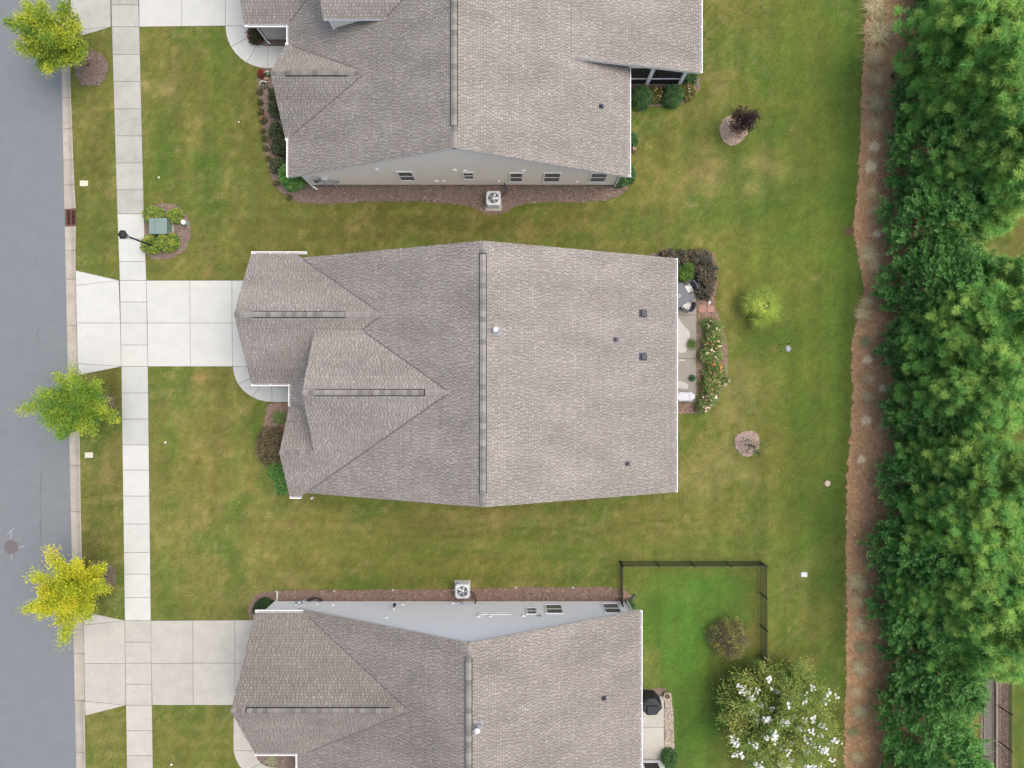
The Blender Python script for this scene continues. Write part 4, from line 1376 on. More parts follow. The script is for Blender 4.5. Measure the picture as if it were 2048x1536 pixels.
wall(HA, [(11.34, .25), (19.6, .25), (19.6, 2.7), (11.34, 2.7)], 'y', -11.31, -1, 'siding_beige')
wall(HA, [(13.5, 2.7), (17.7, 2.7), (15.6, 4.75)], 'y', -11.6, -1, 'siding_beige')
wall(HA, [(-13.9, .25), (-11.31, .25), (-11.31, 2.6), (-13.9, 2.6)], 'x', 19.6, -1, 'siding_grey')
wall(HA, [(19.6, .25), (27.6, .25), (27.6, 2.7), (23.6, 4.9), (19.6, 2.7)], 'y', -13.9, -1, 'siding_grey')
wall(HA, [(-9.15, 4.0), (-9.15, 5.42), (-6.15, 5.55)], 'x', 18.28, -1, 'siding_beige')
wall(HA, [(18.3, 4.0), (22.5, 4.0), (22.5, 5.5), (20.4, 6.9), (18.3, 5.5)], 'y', -9.1, -1, 'siding_beige')
corner_post(HA, -9.18, -9.04, 18.2, 18.28, 4.0, 5.45)
q = MB(); q.box(-9.3, -6.1, 17.99, 18.03, 5.40, 5.53); q.obj('fascia_board', M['white'], HA)
garage_door(HA, -13.94, 20.3, 27.0)
corner_post(HA, -11.33, -11.2, 11.30, 11.36, .25, 2.7)
corner_post(HA, 5.62, 5.76, 11.30, 11.36, .25, 2.62)
downspout(HA, [(-11.95, 11.1, 2.6), (-11.5, 11.22, 2.45), (-11.34, 11.24, 2.3), (-11.34, 11.24, 0.15), (-11.1, 11.1, 0.07)])
downspout(HA, [(-12.02, 18.2, 2.62), (-13.95, 19.4, 2.4), (-13.97, 19.5, 0.15)]) if False else None
downspout(HA, [(-14.2, 19.12, 2.6), (-13.95, 19.5, 2.35), (-13.95, 19.52, 0.15), (-13.8, 19.4, 0.07)])
downspout(HA, [(6.27, 11.15, 2.6), (5.83, 11.25, 2.35), (5.83, 11.25, 0.2)])
for (u0, u1, z0, z1) in ((-6.2, -5.3, 1.05, 2.75), (-2.68, -2.04, 1.35, 2.62), (-.16, .62, .82, 2.55), (1.70, 2.68, .82, 2.55), (4.25, 5.22, .82, 2.5)):
    window(HA, u0, u1, z0, z1, 'x', 11.34, -1)
for u, z in ((-7.1, 3.15), (-3.03, 3.0), (-2.48, 2.95), (.62, 2.9)):
    pbox(HA, 'soffit_vent', 'white', u, z, .2, .2, 11.34, -1)
for u, z, w in ((-4.2, 1.0, .22), (-3.8, 1.0, .16), (.02 - .75, 1.0, .14), (3.65, .85, .14)):
    pbox(HA, 'wall_vent', 'plasticwhite', u, z, w, .12, 11.34, -1)
# service meters at the left end of the side wall
pbox(HA, 'electric_meter', 'meter', -10.75, 1.55, .32, .62, 11.34, -1, .16)
q = MB(); q.lathe([(.11, 0), (.11, .10), (.08, .14)], (0, 0, 0), 14); q.obj('meter_dial', M['lampglass'], HA, loc=(-10.75, 11.17, 1.62), rot=(R(90), 0, 0))
pbox(HA, 'service_panel', 'metal_white', -10.25, 1.45, .36, .55, 11.34, -1, .14)
pbox(HA, 'cable_box', 'meter', -9.75, 1.2, .25, .3, 11.34, -1, .12)
q = MB(); q.tube([(-10.5, 11.22, 1.2), (-10.5, 11.22, -0.02)], .035, 8); q.tube([(-10.05, 11.22, 1.2), (-9.95, 11.18, .5), (-9.9, 11.1, -.02)], .03, 8)
q.obj('service_conduit', M['meter'], HA)
roof_pipe(HA, a_east, *W(1204, 207, 3.9))
# screened porch under the shallow roof
PY = 17.1
porch_z = 2.55
MB().box(5.74, 9.7, PY, 30.0, -0.08, 0.16).obj('porch_floor', M['conc_tan'], HA)
q = MB(); q.box(5.74, 9.72, PY - 0.06, PY + .1, porch_z - .28, porch_z + .06); q.box(9.55, 9.72, PY + .1, 30.0, porch_z - .28, porch_z + .06); q.obj('porch_beam', M['white'], HA)
for x in (7.66, 9.5):
    MB().box(x - .1, x + .1, PY - .1, PY + .1, 0.16, porch_z - .285).obj('porch_post', M['white'], HA)
for (x0, x1) in ((5.8, 7.55), (7.77, 9.39)):
    MB().box(x0, x1, PY - .03, PY + .03, .78, .86).obj('porch_rail', M['white'], HA)
    MB().box(x0, x1, PY - .004, PY + .004, .865, porch_z - .29).obj('porch_screen', M['screen'], HA)
    MB().box(x0, x1, PY - .02, PY + .02, .17, .775).obj('porch_kick_panel', M['screen'], HA)
for k in range(6):
    MB().box(9.5 - .09, 9.5 + .09, PY + 2.2 + k * 2 - .09, PY + 2.2 + k * 2 + .09, .16, porch_z - .29).obj('porch_post', M['white'], HA)

# ---- lower house ---------------------------------------------------
HC = empty('house', 'white sided house with a fenced back yard, at the bottom of the view', 'house', (0, 0, 0), group='houses along the street')
RC, ZC, PC = -2.02, 7.57, .537
NC, SCY = -12.03, -31.0
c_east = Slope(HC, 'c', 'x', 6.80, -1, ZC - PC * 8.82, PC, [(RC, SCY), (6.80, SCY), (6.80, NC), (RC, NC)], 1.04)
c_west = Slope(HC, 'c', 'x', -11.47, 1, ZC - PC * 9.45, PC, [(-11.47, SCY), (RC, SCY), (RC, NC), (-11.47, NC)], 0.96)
Slope(HC, 'c', 'y', -12.2, -1, 2.70, .868, [(-13.71, -12.2), (-10.9, -12.2), (-4.95, -15.95), (-13.71, -15.95)], 0.98)
Slope(HC, 'c', 'y', -19.7, 1, 2.70, .868, [(-13.71, -19.7), (-10.9, -19.7), (-4.95, -15.95), (-13.71, -15.95)], 1.0)
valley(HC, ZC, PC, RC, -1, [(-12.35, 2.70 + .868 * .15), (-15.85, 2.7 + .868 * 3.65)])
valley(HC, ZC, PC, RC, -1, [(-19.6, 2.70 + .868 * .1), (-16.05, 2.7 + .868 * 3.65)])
ridge(HC, 'c', 'y', -25.0, NC, RC, ZC, (PC, PC), (-24.9, -12.75))
ridge(HC, 'c', 'x', -13.71, -4.75, -15.95, 5.95, (.868, .868), (-13.0, -5.95))
gutter(HC, 'x', -13.71, -10.2, -12.2, 2.69, 1)
gutter(HC, 'x', -13.71, -11.47, -19.7, 2.69, -1)
gutter(HC, 'y', -26, -19.7, -11.47, 2.48, -1)
gutter(HC, 'y', -26, NC, 6.80, ZC - PC * 8.82 - .01, 1, step=0.8)
footing(HC, -11.1, 6.44, -30, -12.42)
footing(HC, -13.35, -11.1, -19.3, -12.42)
YC = -12.4
topC = lambda x: ZC - PC * abs(x - RC) - 0.2
wall(HC, [(-11.0, .12), (6.46, .12), (6.46, topC(6.46)), (RC, topC(RC)), (-11.0, topC(-11.0))], 'x', YC, 1, 'siding_white')
wall(HC, [(-13.37, .12), (-11.0, .12), (-11.0, 2.55), (-13.37, 2.55)], 'x', YC, 1, 'siding_white')
wall(HC, [(-30, .12), (YC, .12), (YC, 2.6), (-30, 2.6)], 'y', 6.44, 1, 'siding_white')
wall(HC, [(-19.3, .12), (YC, .12), (YC, 2.6), (-15.95, 5.5), (-19.3, 2.6)], 'y', -13.36, -1, 'siding_white')
wall(HC, [(-13.37, .12), (-11.1, .12), (-11.1, 2.6), (-13.37, 2.6)], 'x', -19.3, -1, 'siding_white')
wall(HC, [(-30, .12), (-19.3, .12), (-19.3, 2.4), (-30, 2.4)], 'y', -11.1, -1, 'siding_white')
garage_door(HC, -13.4, -18.6, -13.4)
corner_post(HC, -13.41, -13.28, YC - .02, YC + .04, .1, 2.6)
corner_post(HC, 6.36, 6.49, YC - .02, YC + .04, .1, 2.7)
downspout(HC, [(-13.6, -12.1, 2.62), (-13.4, -12.3, 2.4), (-13.4, -12.32, .15)])
MB().tube([(-13.4, -12.3, .09), (-13.38, -11.85, .06)], [.05, .06], 8).obj('splash_spout', M['plasticbeige'], HC)
downspout(HC, [(6.86, -12.1, 2.62), (6.53, -12.3, 2.4), (6.53, -12.32, .15)])
for (u0, u1, z0, z1) in ((.76, 1.38, 1.3, 2.42), (1.82, 2.80, .72, 2.32), (5.02, 5.98, .55, 2.25)):
    window(HC, u0, u1, z0, z1, 'x', YC, 1)
window(HC, -1.8, -.06, 2.16, 2.46, 'x', YC, 1, two=False)
for u, z in ((-6.62, 2.95), (-1.75, 2.75), (-1.15, 2.75), (.62, 2.7)):
    pbox(HC, 'soffit_vent', 'white', u, z, .17, .2, YC, 1)
pbox(HC, 'soffit_vent', 'meter', 1.45, 2.75, .24, .18, YC, 1)
for u, z, w in ((-10.0, .85, .22), (-6.1, .75, .18), (-3.3, .55, .22), (-10.9, .7, .2), (-12.1, .8, .2)):
    pbox(HC, 'wall_vent', 'plasticwhite', u, z, w, .1, YC, 1)
q = MB(); q.box(-6.53, -6.43, YC + .02, YC + .14, 1.35, 1.7); q.lathe([(.05, 0), (.09, .02), (.09, .16), (.03, .24)], (-6.48, YC + .22, 1.32), 10, 1)
q.obj('wall_lantern', [M['plasticwhite'], M['black']], HC)
flue(HC, c_east, *W(957, 1438, 6.7), 0.5)
roof_pipe(HC, c_east, *W(1211, 1407, 4.6), r=.06)
# sun room at the back, its wall facing the patio
wall(HC, [(6.5, .1), (8.54, .1), (8.54, 2.5), (6.5, 2.5)], 'x', -21.45, 1, 'white', board=0.3)
wall(HC, [(-27, .1), (-21.45, .1), (-21.45, 2.5), (-27, 2.5)], 'y', 8.54, 1, 'white', board=0.3)
for (u0, u1) in ((6.55, 7.25), (7.32, 8.32)):
    window(HC, u0, u1, .32, 2.2, 'x', -21.45, 1, two=False)
Slope(HC, 'c', 'x', 8.9, -1, 2.55, .1, [(6.3, -27.2), (8.9, -27.2), (8.9, -21.75), (6.3, -21.75)], 1.0)

for hp in ([(-11.31, 11.36), (5.74, 11.36), (5.74, 31), (-11.31, 31)], [(-13.9, 19.6), (-11, 19.6), (-11, 28), (-13.9, 28)], [(5.7, 17.1), (9.7, 17.1), (9.7, 31), (5.7, 31)],
           [(-11.3, -5.42), (8.25, -5.42), (8.25, 6.36), (-11.3, 6.36)], [(-13.4, .45), (-11, .45), (-11, 6.5), (-13.4, 6.5)],
           [(-11.1, -31), (6.44, -31), (6.44, -12.4), (-11.1, -12.4)], [(-13.4, -19.3), (-11, -19.3), (-11, -12.4), (-13.4, -12.4)]):
    EXCL.append(hp)

# ------------------------------------------------------------------ vegetation makers
def unit(v):
    return v / np.maximum(np.linalg.norm(v, axis=-1, keepdims=True), 1e-9)


def leaf_quads(rng, P, D, L, Wd, flat=None, face=None):
    """one four-cornered leaf per point, growing along D; face = the way its blade is turned (leaves turn to the open sky)"""
    n = len(P)
    D = unit(D)
    if face is not None:
        face = unit(face + rng.normal(size=(n, 3)) * .32)
        D = unit(D - face * (np.sum(D * face, 1, keepdims=True) * .62))
    rv = rng.normal(size=(n, 3)) if face is None else face
    if flat is not None:
        rv = rv * (1 - flat) + np.array((0, 0, 1.0)) * flat
        S = unit(np.cross(D, rv))
    else:
        S = unit(np.cross(D, rv))
    L = np.broadcast_to(np.asarray(L, float).reshape(-1, 1), (n, 1))
    Wd = np.broadcast_to(np.asarray(Wd, float).reshape(-1, 1), (n, 1))
    V = np.empty((n, 4, 3))
    V[:, 0] = P
    V[:, 1] = P + D * L * 0.5 + S * Wd * 0.5
    V[:, 2] = P + D * L
    V[:, 3] = P + D * L * 0.5 - S * Wd * 0.5
    return V


def pick(rng, cols, n, jit=0.18):
    c = np.array(cols)
    return c[rng.integers(0, len(c), n)] * rng.uniform(1 - jit, 1 + jit, (n, 1))


def shrub_arrays(rng, rx, ry, h, cols, n, L, shell=0.35, lump=0.22, spread=0.7, wid=0.5, base=0.12):
    """leaves through the outer depth of a lumpy mound sitting on z=0"""
    az = rng.uniform(0, 2 * np.pi, n)
    el = np.arcsin(rng.uniform(-0.12, 1.0, n))
    d = np.stack([np.cos(az) * np.cos(el), np.sin(az) * np.cos(el), np.sin(el)], 1)
    s0 = rng.uniform(0, 100)
    lum = 1 + lump * (2 * fbm(d[:, 0] * 2.2 + s0, d[:, 1] * 2.2 + d[:, 2] * 3 + s0, 5, 3) - 1) * 1.6
    r = (1 - shell * rng.random(n) ** 1.6) * lum
    P = d * r[:, None] * np.array((rx, ry, h * (1 - base)))
    P[:, 2] = np.maximum(P[:, 2] + h * base, 0.02)
    D = d + rng.normal(size=(n, 3)) * spread + np.array((0, 0, 0.35))
    ll = L * rng.uniform(0.65, 1.3, n)
    V = leaf_quads(rng, P, D, ll, ll * wid, face=d + np.array((0, 0, .7)))
    # colour by clump: shoots of one age keep together
    k = np.clip((fbm(P[:, 0] * 5 / max(rx, .3) + s0, P[:, 1] * 5 / max(ry, .3), 9, 2) - .3) * 2.2 + rng.normal(0, .22, n), 0, .999)
    c = np.array(cols)[(k * len(cols)).astype(int)] * rng.uniform(.8, 1.2, (n, 1))
    return V, c


def flower_arrays(rng, centres, cols, r, petals=6):
    n = len(centres)
    P = np.repeat(centres, petals, 0)
    a = np.tile(np.arange(petals) * 2 * np.pi / petals, n) + np.repeat(rng.uniform(0, 6, n), petals)
    D = np.stack([np.cos(a), np.sin(a), 0.35 + rng.random(n * petals) * .4], 1)
    c = np.repeat(pick(rng, cols, n, .08), petals, 0)
    rr = np.repeat(r * rng.uniform(.7, 1.3, n), petals)
    return leaf_quads(rng, P, D, rr, rr * 0.9, flat=0.85), c


def shrub(px, py, r, h, cols, label, cat='shrub', name='shrub', ry=None, n=None, L=0.09, group=None, flowers=None, seed=0, **kw):
    """r in photograph pixels"""
    rng = np.random.default_rng(int(px * 7 + py * 13) + seed)
    rm = r / PPM
    rym = (ry or r) / PPM
    zc = h * 0.55
    x, y = W(px, py, zc)
    n = n or int(900 + 5200 * rm * rym)
    V, c = shrub_arrays(rng, rm, rym, h, cols, n, L, **kw)
    o = link(name, np_mesh(name, V, 4, M['leaf'], c), None, (x, y, 0.02))
    setp(o, label, cat, group)
    q = MB()
    for k in range(4):
        a = rng.uniform(0, 6.28)
        q.tube([(0.02 * math.cos(a), 0.02 * math.sin(a), -0.03), (rm * .35 * math.cos(a), rym * .35 * math.sin(a), h * .6)], [.018, .008], 5)
    q.obj('stem', M['bark'], o)
    if flowers:
        fc, nf, fr = flowers
        az = rng.uniform(0, 6.28, nf); el = np.arcsin(rng.uniform(0.15, 1, nf))
        ce = np.stack([np.cos(az) * np.cos(el) * rm, np.sin(az) * np.cos(el) * rym, np.sin(el) * h * .95 + .04], 1) * 1.03
        V2, c2 = flower_arrays(rng, ce, fc, fr)
        link('flowers', np_mesh('flowers', V2, 4, M['flower'], c2), o)['kind'] = 'stuff'
    return o


def tuft_mesh(rng, name, n, length, width, cols, lean=0.0, upright=0.5, mat='leaf', segs=3, bend=1.0, base_r=0.08):
    az = rng.uniform(0, 6.283, n)
    out = rng.uniform(0.25, 1.0, n)
    L = length * rng.uniform(0.6, 1.1, n)
    bx = rng.normal(0, base_r, n); by = rng.normal(0, base_r, n)
    dirx = np.cos(az) * out - lean * .5; diry = np.sin(az) * out
    side = np.stack([-np.sin(az), np.cos(az), np.zeros(n)], 1)
    pts = []
    for s in range(segs + 1):
        t = s / segs
        hz = L * (upright * 1.5 * t - bend * upright * 1.1 * t * t)
        rad = L * (0.35 * t + 0.55 * t * t)
        pts.append(np.stack([bx + dirx * rad, by + diry * rad, np.maximum(hz, 0.015 + .01 * t)], 1))
    V = np.empty((n, segs, 4, 3))
    for s in range(segs):
        w0 = width * (1 - (s / segs) ** 2 * .8) * .5; w1 = width * (1 - ((s + 1) / segs) ** 2 * .92) * .5
        V[:, s, 0] = pts[s] - side * w0; V[:, s, 1] = pts[s] + side * w0
        V[:, s, 2] = pts[s + 1] + side * w1; V[:, s, 3] = pts[s + 1] - side * w1
    c = np.repeat(pick(rng, cols, n, .2)[:, None], segs, 1).reshape(-1, 3)
    return np_mesh(name, V.reshape(-1, 4, 3), 4, M[mat], c)


def trunk_obj(parent, pts, rs, mat='bark', name='trunk'):
    return MB().tube(pts, rs, 9).obj(name, M[mat], parent, smooth=True)


def clump_crown(rng, centres, axes, radii, per, L, wid, cols, elong=1.6, up=0.3):
    """leaves gathered in clumps; axes = growth direction of each clump; one colour mix per clump"""
    m_ = len(centres)
    Ps, Ds, Cs, Fs = [], [], [], []
    cols = np.array(cols)
    for i in range(m_):
        n = per
        g_ = rng.normal(size=(n, 3)) * radii[i] * .55
        a = axes[i]
        g_ = g_ + a * (g_ @ a)[:, None] * (elong - 1)
        Ps.append(centres[i] + g_)
        Fs.append(unit(g_) * .45 + a * .25 + np.array((0, 0, .9)))
        Ds.append(a * .7 + unit(g_) * .9 + rng.normal(size=(n, 3)) * .45 + np.array((0, 0, up)))
        base = rng.random()
        k = np.clip(base + rng.normal(0, .16, n), 0, .999)
        lo = np.floor(k * (len(cols) - 1)).astype(int); f = (k * (len(cols) - 1) - lo)[:, None]
        Cs.append((cols[lo] * (1 - f) + cols[np.minimum(lo + 1, len(cols) - 1)] * f) * rng.uniform(.85, 1.15, (n, 1)))
    P, D, C = np.concatenate(Ps), np.concatenate(Ds), np.concatenate(Cs)
    ll = L * rng.uniform(.6, 1.3, len(P))
    return leaf_quads(rng, P, D, ll, ll * wid, face=np.concatenate(Fs)), C


def street_tree(label, bx, by, H, Rr, limbs, cols, seed, nl=38, per=120, fine=1.0):
    """limbs: list of (azimuth deg in picture sense, reach) that give the crown its ragged outline"""
    rng = np.random.default_rng(seed)
    x, y = W(bx, by)
    t = empty('street_tree', label, 'tree', (x, y, 0), 0, 'young street trees along the kerb')
    z0 = H * .36
    trunk_obj(t, [(0, 0, -.05), (.02, .02, z0), (0, .03, H * .62), (-.03, .0, H * .9)], [.075, .055, .035, .012], 'bark_pale')
    cs, ax, rd = [], [], []
    br = MB()
    spec = [(a, r_, rng.uniform(.1, .55)) for a, r_ in limbs]
    for k in range(nl):
        spec.append((rng.uniform(0, 360), rng.uniform(.45, .82), rng.uniform(.15, 1.4)))
    for a, reach, el in spec:
        a = R(a)
        zs = rng.uniform(z0, H * .66)
        d = np.array((math.cos(a) * math.cos(el), math.sin(a) * math.cos(el), math.sin(el)))
        ln = Rr * reach / max(.55, math.cos(el) ** .5)
        tip = np.array((0, 0, zs)) + d * ln + np.array((0, 0, .15 * ln))
        tip[2] = min(tip[2], H)
        st = np.array((0, 0, zs))
        br.tube([tuple(st), tuple(st * .5 + tip * .5 + np.array((0, 0, .06))), tuple(tip)], [.022, .013, .004], 5)
        ncl = max(3, int(ln / .27))
        for j in range(ncl):
            f = .28 + .75 * (j + rng.random() * .5) / ncl
            cs.append(st + (tip - st) * f + rng.normal(0, .07, 3))
            ax.append(d); rd.append(rng.uniform(.26, .42) * (1.15 - .5 * f))
    br.obj('branches', M['bark_pale'], t)
    V, C = clump_crown(rng, np.array(cs), np.array(ax), rd, int(per * 2.1), .095 * fine, .62, cols, 1.6, .25)
    link('crown', np_mesh('crown', V, 4, M['leaf'], C), t)
    return t


street_tree('yellow-green street tree overhanging the road at the top of the view', 178, 130, 4.7, 1.85,
            [(170, 1.05), (200, .95), (100, .95), (70, .95), (55, 1.1), (125, .9), (235, .95), (260, .95), (215, .9), (20, .75), (330, .65), (150, .95)],
            ((.12, .23, .035), (.21, .31, .035), (.36, .43, .035), (.44, .47, .04)), 21, 40, 95)
street_tree('mid green feathery street tree below the middle driveway apron, between kerb and pavement', 212, 806, 4.4, 2.0,
            [(185, 1.15), (205, 1.0), (165, .85), (120, .9), (95, .9), (70, .85), (40, .95), (10, .95), (335, .95), (300, .85), (265, .9), (240, .9), (350, .85)],
            ((.10, .22, .035), (.16, .30, .038), (.25, .38, .04), (.42, .46, .045)), 22, 44, 95, .85)
street_tree('bright yellow spiky street tree above the lower driveway apron', 211, 1152, 4.5, 1.85,
            [(200, 1.2), (218, 1.05), (265, 1.3), (245, 1.05), (100, 1.3), (75, 1.0), (45, .9), (15, .85), (150, 1.05), (170, .8), (290, .9), (320, .75), (350, .7)],
            ((.22, .33, .03), (.46, .50, .025), (.56, .56, .03), (.58, .52, .035)), 23, 32, 95, .95)


# ---- conifers on the right -----------------------------------------
def cypress_mesh(seed, H=6.6, Rr=2.05, nb=560):
    rng = np.random.default_rng(seed)
    P, D, C, LL, WW = [], [], [], [], []
    dark, mid, tip_c = np.array((.065, .225, .050)), np.array((.13, .35, .080)), np.array((.32, .54, .18))
    for b_ in range(nb):
        t = rng.random() ** 1.35
        z = .25 + t * (H - .5)
        a = rng.uniform(0, 6.283)
        rad = Rr * (1 - (z / H) ** 2.4) * (rng.uniform(.80, 1.10) if b_ % 4 else rng.uniform(.5, .8)) * (1 + .16 * math.sin(3 * a + seed) * math.sin(z * 1.9 + seed)) + .12
        el = rng.uniform(.25, .7) + .5 * t
        tip = np.array((math.cos(a) * rad, math.sin(a) * rad, min(z + rad * math.tan(min(el, 1.1)) * .45, H + .3)))
        st = np.array((0, 0, z - .15 * rad))
        ax = unit(tip - st)
        lat = unit(np.cross(ax, (0, 0, 1.0)))
        upv = np.cross(lat, ax)
        ln = np.linalg.norm(tip - st)
        shade = rng.random()
        for k in range(9):
            f = 1 - rng.random() ** 1.7 * min(.5, .8 / ln)
            p0 = st + ax * ln * f
            sd = (1 if k % 2 else -1) * (1 - .85 * max(0, (f - .6) / .4)) * rng.uniform(.6, 1.2)
            pd = unit(ax * .9 + lat * sd + upv * rng.uniform(-.1, .55))
            pl = rng.uniform(.22, .42)
            m_ = 18
            fr = np.linspace(0.05, 1, m_)
            pp = p0 + pd * (fr * pl)[:, None]
            l2 = unit(np.cross(pd, upv) + rng.normal(0, .2, 3))
            alt = np.where(np.arange(m_) % 2, 1, -1)[:, None]
            dd = pd * 1.1 + l2 * alt * (.95 - .55 * fr[:, None]) + rng.normal(0, .18, (m_, 3)) + upv * .15
            P.append(pp); D.append(dd)
            LL.append(rng.uniform(.10, .17, m_) * (1.1 - .35 * fr)); WW.append(np.full(m_, .032))
            base = dark * (1 - shade) + mid * shade
            young = (rng.random() < .5)
            cc = base + (tip_c - base) * ((fr ** 1.5)[:, None] * (.95 if young else .28))
            C.append(cc * rng.uniform(.85, 1.15))
    P, D, C = np.concatenate(P), np.concatenate(D), np.concatenate(C)
    F = P * np.array((1, 1, 0)) / np.maximum(np.linalg.norm(P[:, :2], axis=1, keepdims=True), .2) * .8 + np.array((0, 0, .75))
    V = leaf_quads(rng, P, D, np.concatenate(LL), np.concatenate(WW), face=F)
    return np_mesh('crown', V, 4, M['needle'], C)


def pine_mesh(seed, H=7.6, Rr=1.9, nb=84):
    rng = np.random.default_rng(seed)
    P, D, C, L = [], [], [], []
    cols = np.array(((.165, .38, .09), (.20, .425, .095), (.245, .455, .10), (.315, .49, .11)))
    for b_ in range(nb):
        t = rng.random() ** .8
        z = H * (.30 + .68 * t)
        a = rng.uniform(0, 6.283)
        rad = Rr * (1 - .75 * ((z / H - .3) / .7) ** 1.6) * rng.uniform(.45, 1.12)
        tip = np.array((math.cos(a) * rad, math.sin(a) * rad, z + .25 * rad))
        st = np.array((0, 0, z - .2))
        tone = rng.random()
        for k in range(5):
            f = 1 - rng.random() * .5 if k else 1.0
            c0 = st + (tip - st) * f + rng.normal(0, .20, 3)
            ax = unit(tip - st + np.array((0, 0, .9)) + rng.normal(0, .35, 3))
            m_ = 120
            dd = ax * .55 + unit(rng.normal(size=(m_, 3))) * .9
            P.append(c0 + rng.normal(0, .035, (m_, 3)) + ax * rng.uniform(-.16, .10, m_)[:, None])
            D.append(dd)
            L.append(rng.uniform(.18, .32, m_))
            cc = cols[int(np.clip(tone + rng.normal(0, .2), 0, .999) * len(cols))]
            C.append(np.tile(cc, (m_, 1)) * rng.uniform(.82, 1.18, (m_, 1)))
    P, D, C, L = np.concatenate(P), np.concatenate(D), np.concatenate(C), np.concatenate(L)
    V = leaf_quads(rng, P, D, L, .022, face=D * .5 + np.array((0, 0, .8)))
    return np_mesh('crown', V, 4, M['needle'], C)


ORD = ('first', 'second', 'third', 'fourth', 'fifth', 'sixth', 'seventh', 'eighth', 'ninth', 'tenth', 'eleventh', 'twelfth', 'thirteenth', 'fourteenth', 'fifteenth', 'sixteenth', 'seventeenth', 'eighteenth', 'nineteenth', 'twentieth',
       'twenty-first', 'twenty-second', 'twenty-third', 'twenty-fourth', 'twenty-fifth', 'twenty-sixth', 'twenty-seventh', 'twenty-eighth', 'twenty-ninth', 'thirtieth', 'thirty-first', 'thirty-second', 'thirty-third', 'thirty-fourth', 'thirty-fifth', 'thirty-sixth', 'thirty-seventh', 'thirty-eighth', 'thirty-ninth', 'fortieth',
       'forty-first', 'forty-second', 'forty-third', 'forty-fourth')
CYP = [cypress_mesh(101), cypress_mesh(102, 6.3, 2.1), cypress_mesh(103, 6.9, 1.95)]
cyl = [(1884, -95, 1.0), (1888, 38, 1.02), (1860, 175, 1.04), (1842, 308, .98), (1845, 438, 1.12), (1834, 568, 1.0), (1840, 690, .98), (1838, 822, 1.0), (1836, 952, 1.04), (1806, 1098, .98), (1815, 1218, .96), (1832, 1335, .98), (1822, 1462, 1.0), (1822, 1590, 1.0)]
tr_me = MB().tube([(0, 0, -.05), (0, 0, 3), (0, 0, 6)], [.13, .08, .02], 8).mesh('trunk', M['bark'], True)
for i, (bx, by, s) in enumerate(cyl):
    # base of the trunk from where the low skirt of the crown shows
    x, y = W(bx + 21, by, 1.6)
    rng = random.Random(400 + i)
    far = bx > 5000
    lab = 'dense dark green cypress, %s from the top of the row along the pine straw' % ORD[i - 1] if 0 < i < 13 else ('dark cypress cut off by the top edge of the view' if i == 0 else 'dark cypress cut off by the bottom edge of the view')
    t = empty('cypress_tree', lab, 'tree', (x, y, 0), rng.uniform(0, 6.28), 'evergreen cypress row')
    t.scale = (s * rng.uniform(.97, 1.04), s * rng.uniform(.97, 1.04), s * rng.uniform(.78, .98))
    link('trunk', tr_me, t)
    link('crown', CYP[i % 3], t)

PINE = [pine_mesh(201), pine_mesh(202, 7.2, 1.9), pine_mesh(203, 8.0, 1.6)]
ptr_me = MB().tube([(0, 0, -.05), (.03, 0, 3.5), (0, .04, 7.2)], [.11, .07, .02], 8).mesh('trunk', M['bark'], True)
pines = [(1935, 40, 1.0), (2010, 60, 1.0), (1985, 150, 1.05), (2045, 175, 1.0), (1925, 185, .75), (2005, 255, 1.0), (2050, 300, 1.05), (1960, 300, .85), (1905, 345, .62), (2030, 375, 1.0), (1985, 350, .8),
         (2020, 565, .85), (1975, 620, .92), (2040, 640, 1.0), (1900, 680, .72), (1975, 690, .9), (2035, 590, .9), (1915, 780, .8), (1985, 770, .92), (2040, 800, .9), (1960, 830, .85),
         (1905, 915, .72), (1975, 925, .92), (2040, 945, 1.0), (1960, 1005, .92), (2020, 1030, .95), (1905, 1030, .72), (1945, 1085, .9), (2005, 1110, 1.0), (2045, 1150, 1.0), (1885, 1185, .68), (1950, 1160, .92), (2000, 1200, 1.0), (2040, 1245, 1.0), (1950, 1235, .9), (1985, 1285, .92), (2035, 1310, .85), (1840, 1190, .55)]
for i, (px, py, s) in enumerate(sorted(pines, key=lambda a: a[1])):
    s *= 1.12
    x, y = W(px - 12, py, 5.6 * s)
    rng = random.Random(900 + i)
    near = min(((a[0] - px) ** 2 + (a[1] - py) ** 2, a) for a in pines if a[:2] != (px, py))[1]
    lab = 'fluffy light green pine behind the cypress row, %s pine counted down from the top' % ORD[i]
    t = empty('pine_tree', lab, 'tree', (x, y, 0), rng.uniform(0, 6.28), 'pines behind the cypress row')
    t.scale = (s * rng.uniform(.95, 1.12), s * rng.uniform(.95, 1.12), s)
    link('trunk', ptr_me, t)
    link('crown', PINE[i % 3], t)

# ---- ornamental grasses in the pine straw ----------------------------
rg = np.random.default_rng(55)
TAN = ((.50, .37, .21), (.58, .44, .27), (.42, .32, .18), (.38, .32, .16))
GRY = ((.40, .34, .19), (.48, .40, .24), (.30, .30, .14), (.54, .44, .27))
PAL = ((.66, .54, .35), (.74, .62, .42), (.54, .43, .27))
GRN = ((.20, .23, .10), (.26, .26, .13), (.33, .29, .17))
TUFT = {'t': tuft_mesh(rg, 'blades', 420, .95, .022, TAN, .08, .42), 'g': tuft_mesh(rg, 'blades', 460, .95, .022, GRY, .06, .42),
        'p': tuft_mesh(rg, 'blades', 300, .8, .026, PAL, .05, .36), 'n': tuft_mesh(rg, 'blades', 300, .85, .02, GRN, .1, .36)}
for me_ in TUFT.values():
    me_.materials[0] = M['drygrass']
TN = {'t': 'tan', 'g': 'grey-green', 'p': 'pale straw-coloured', 'n': 'thin greenish'}
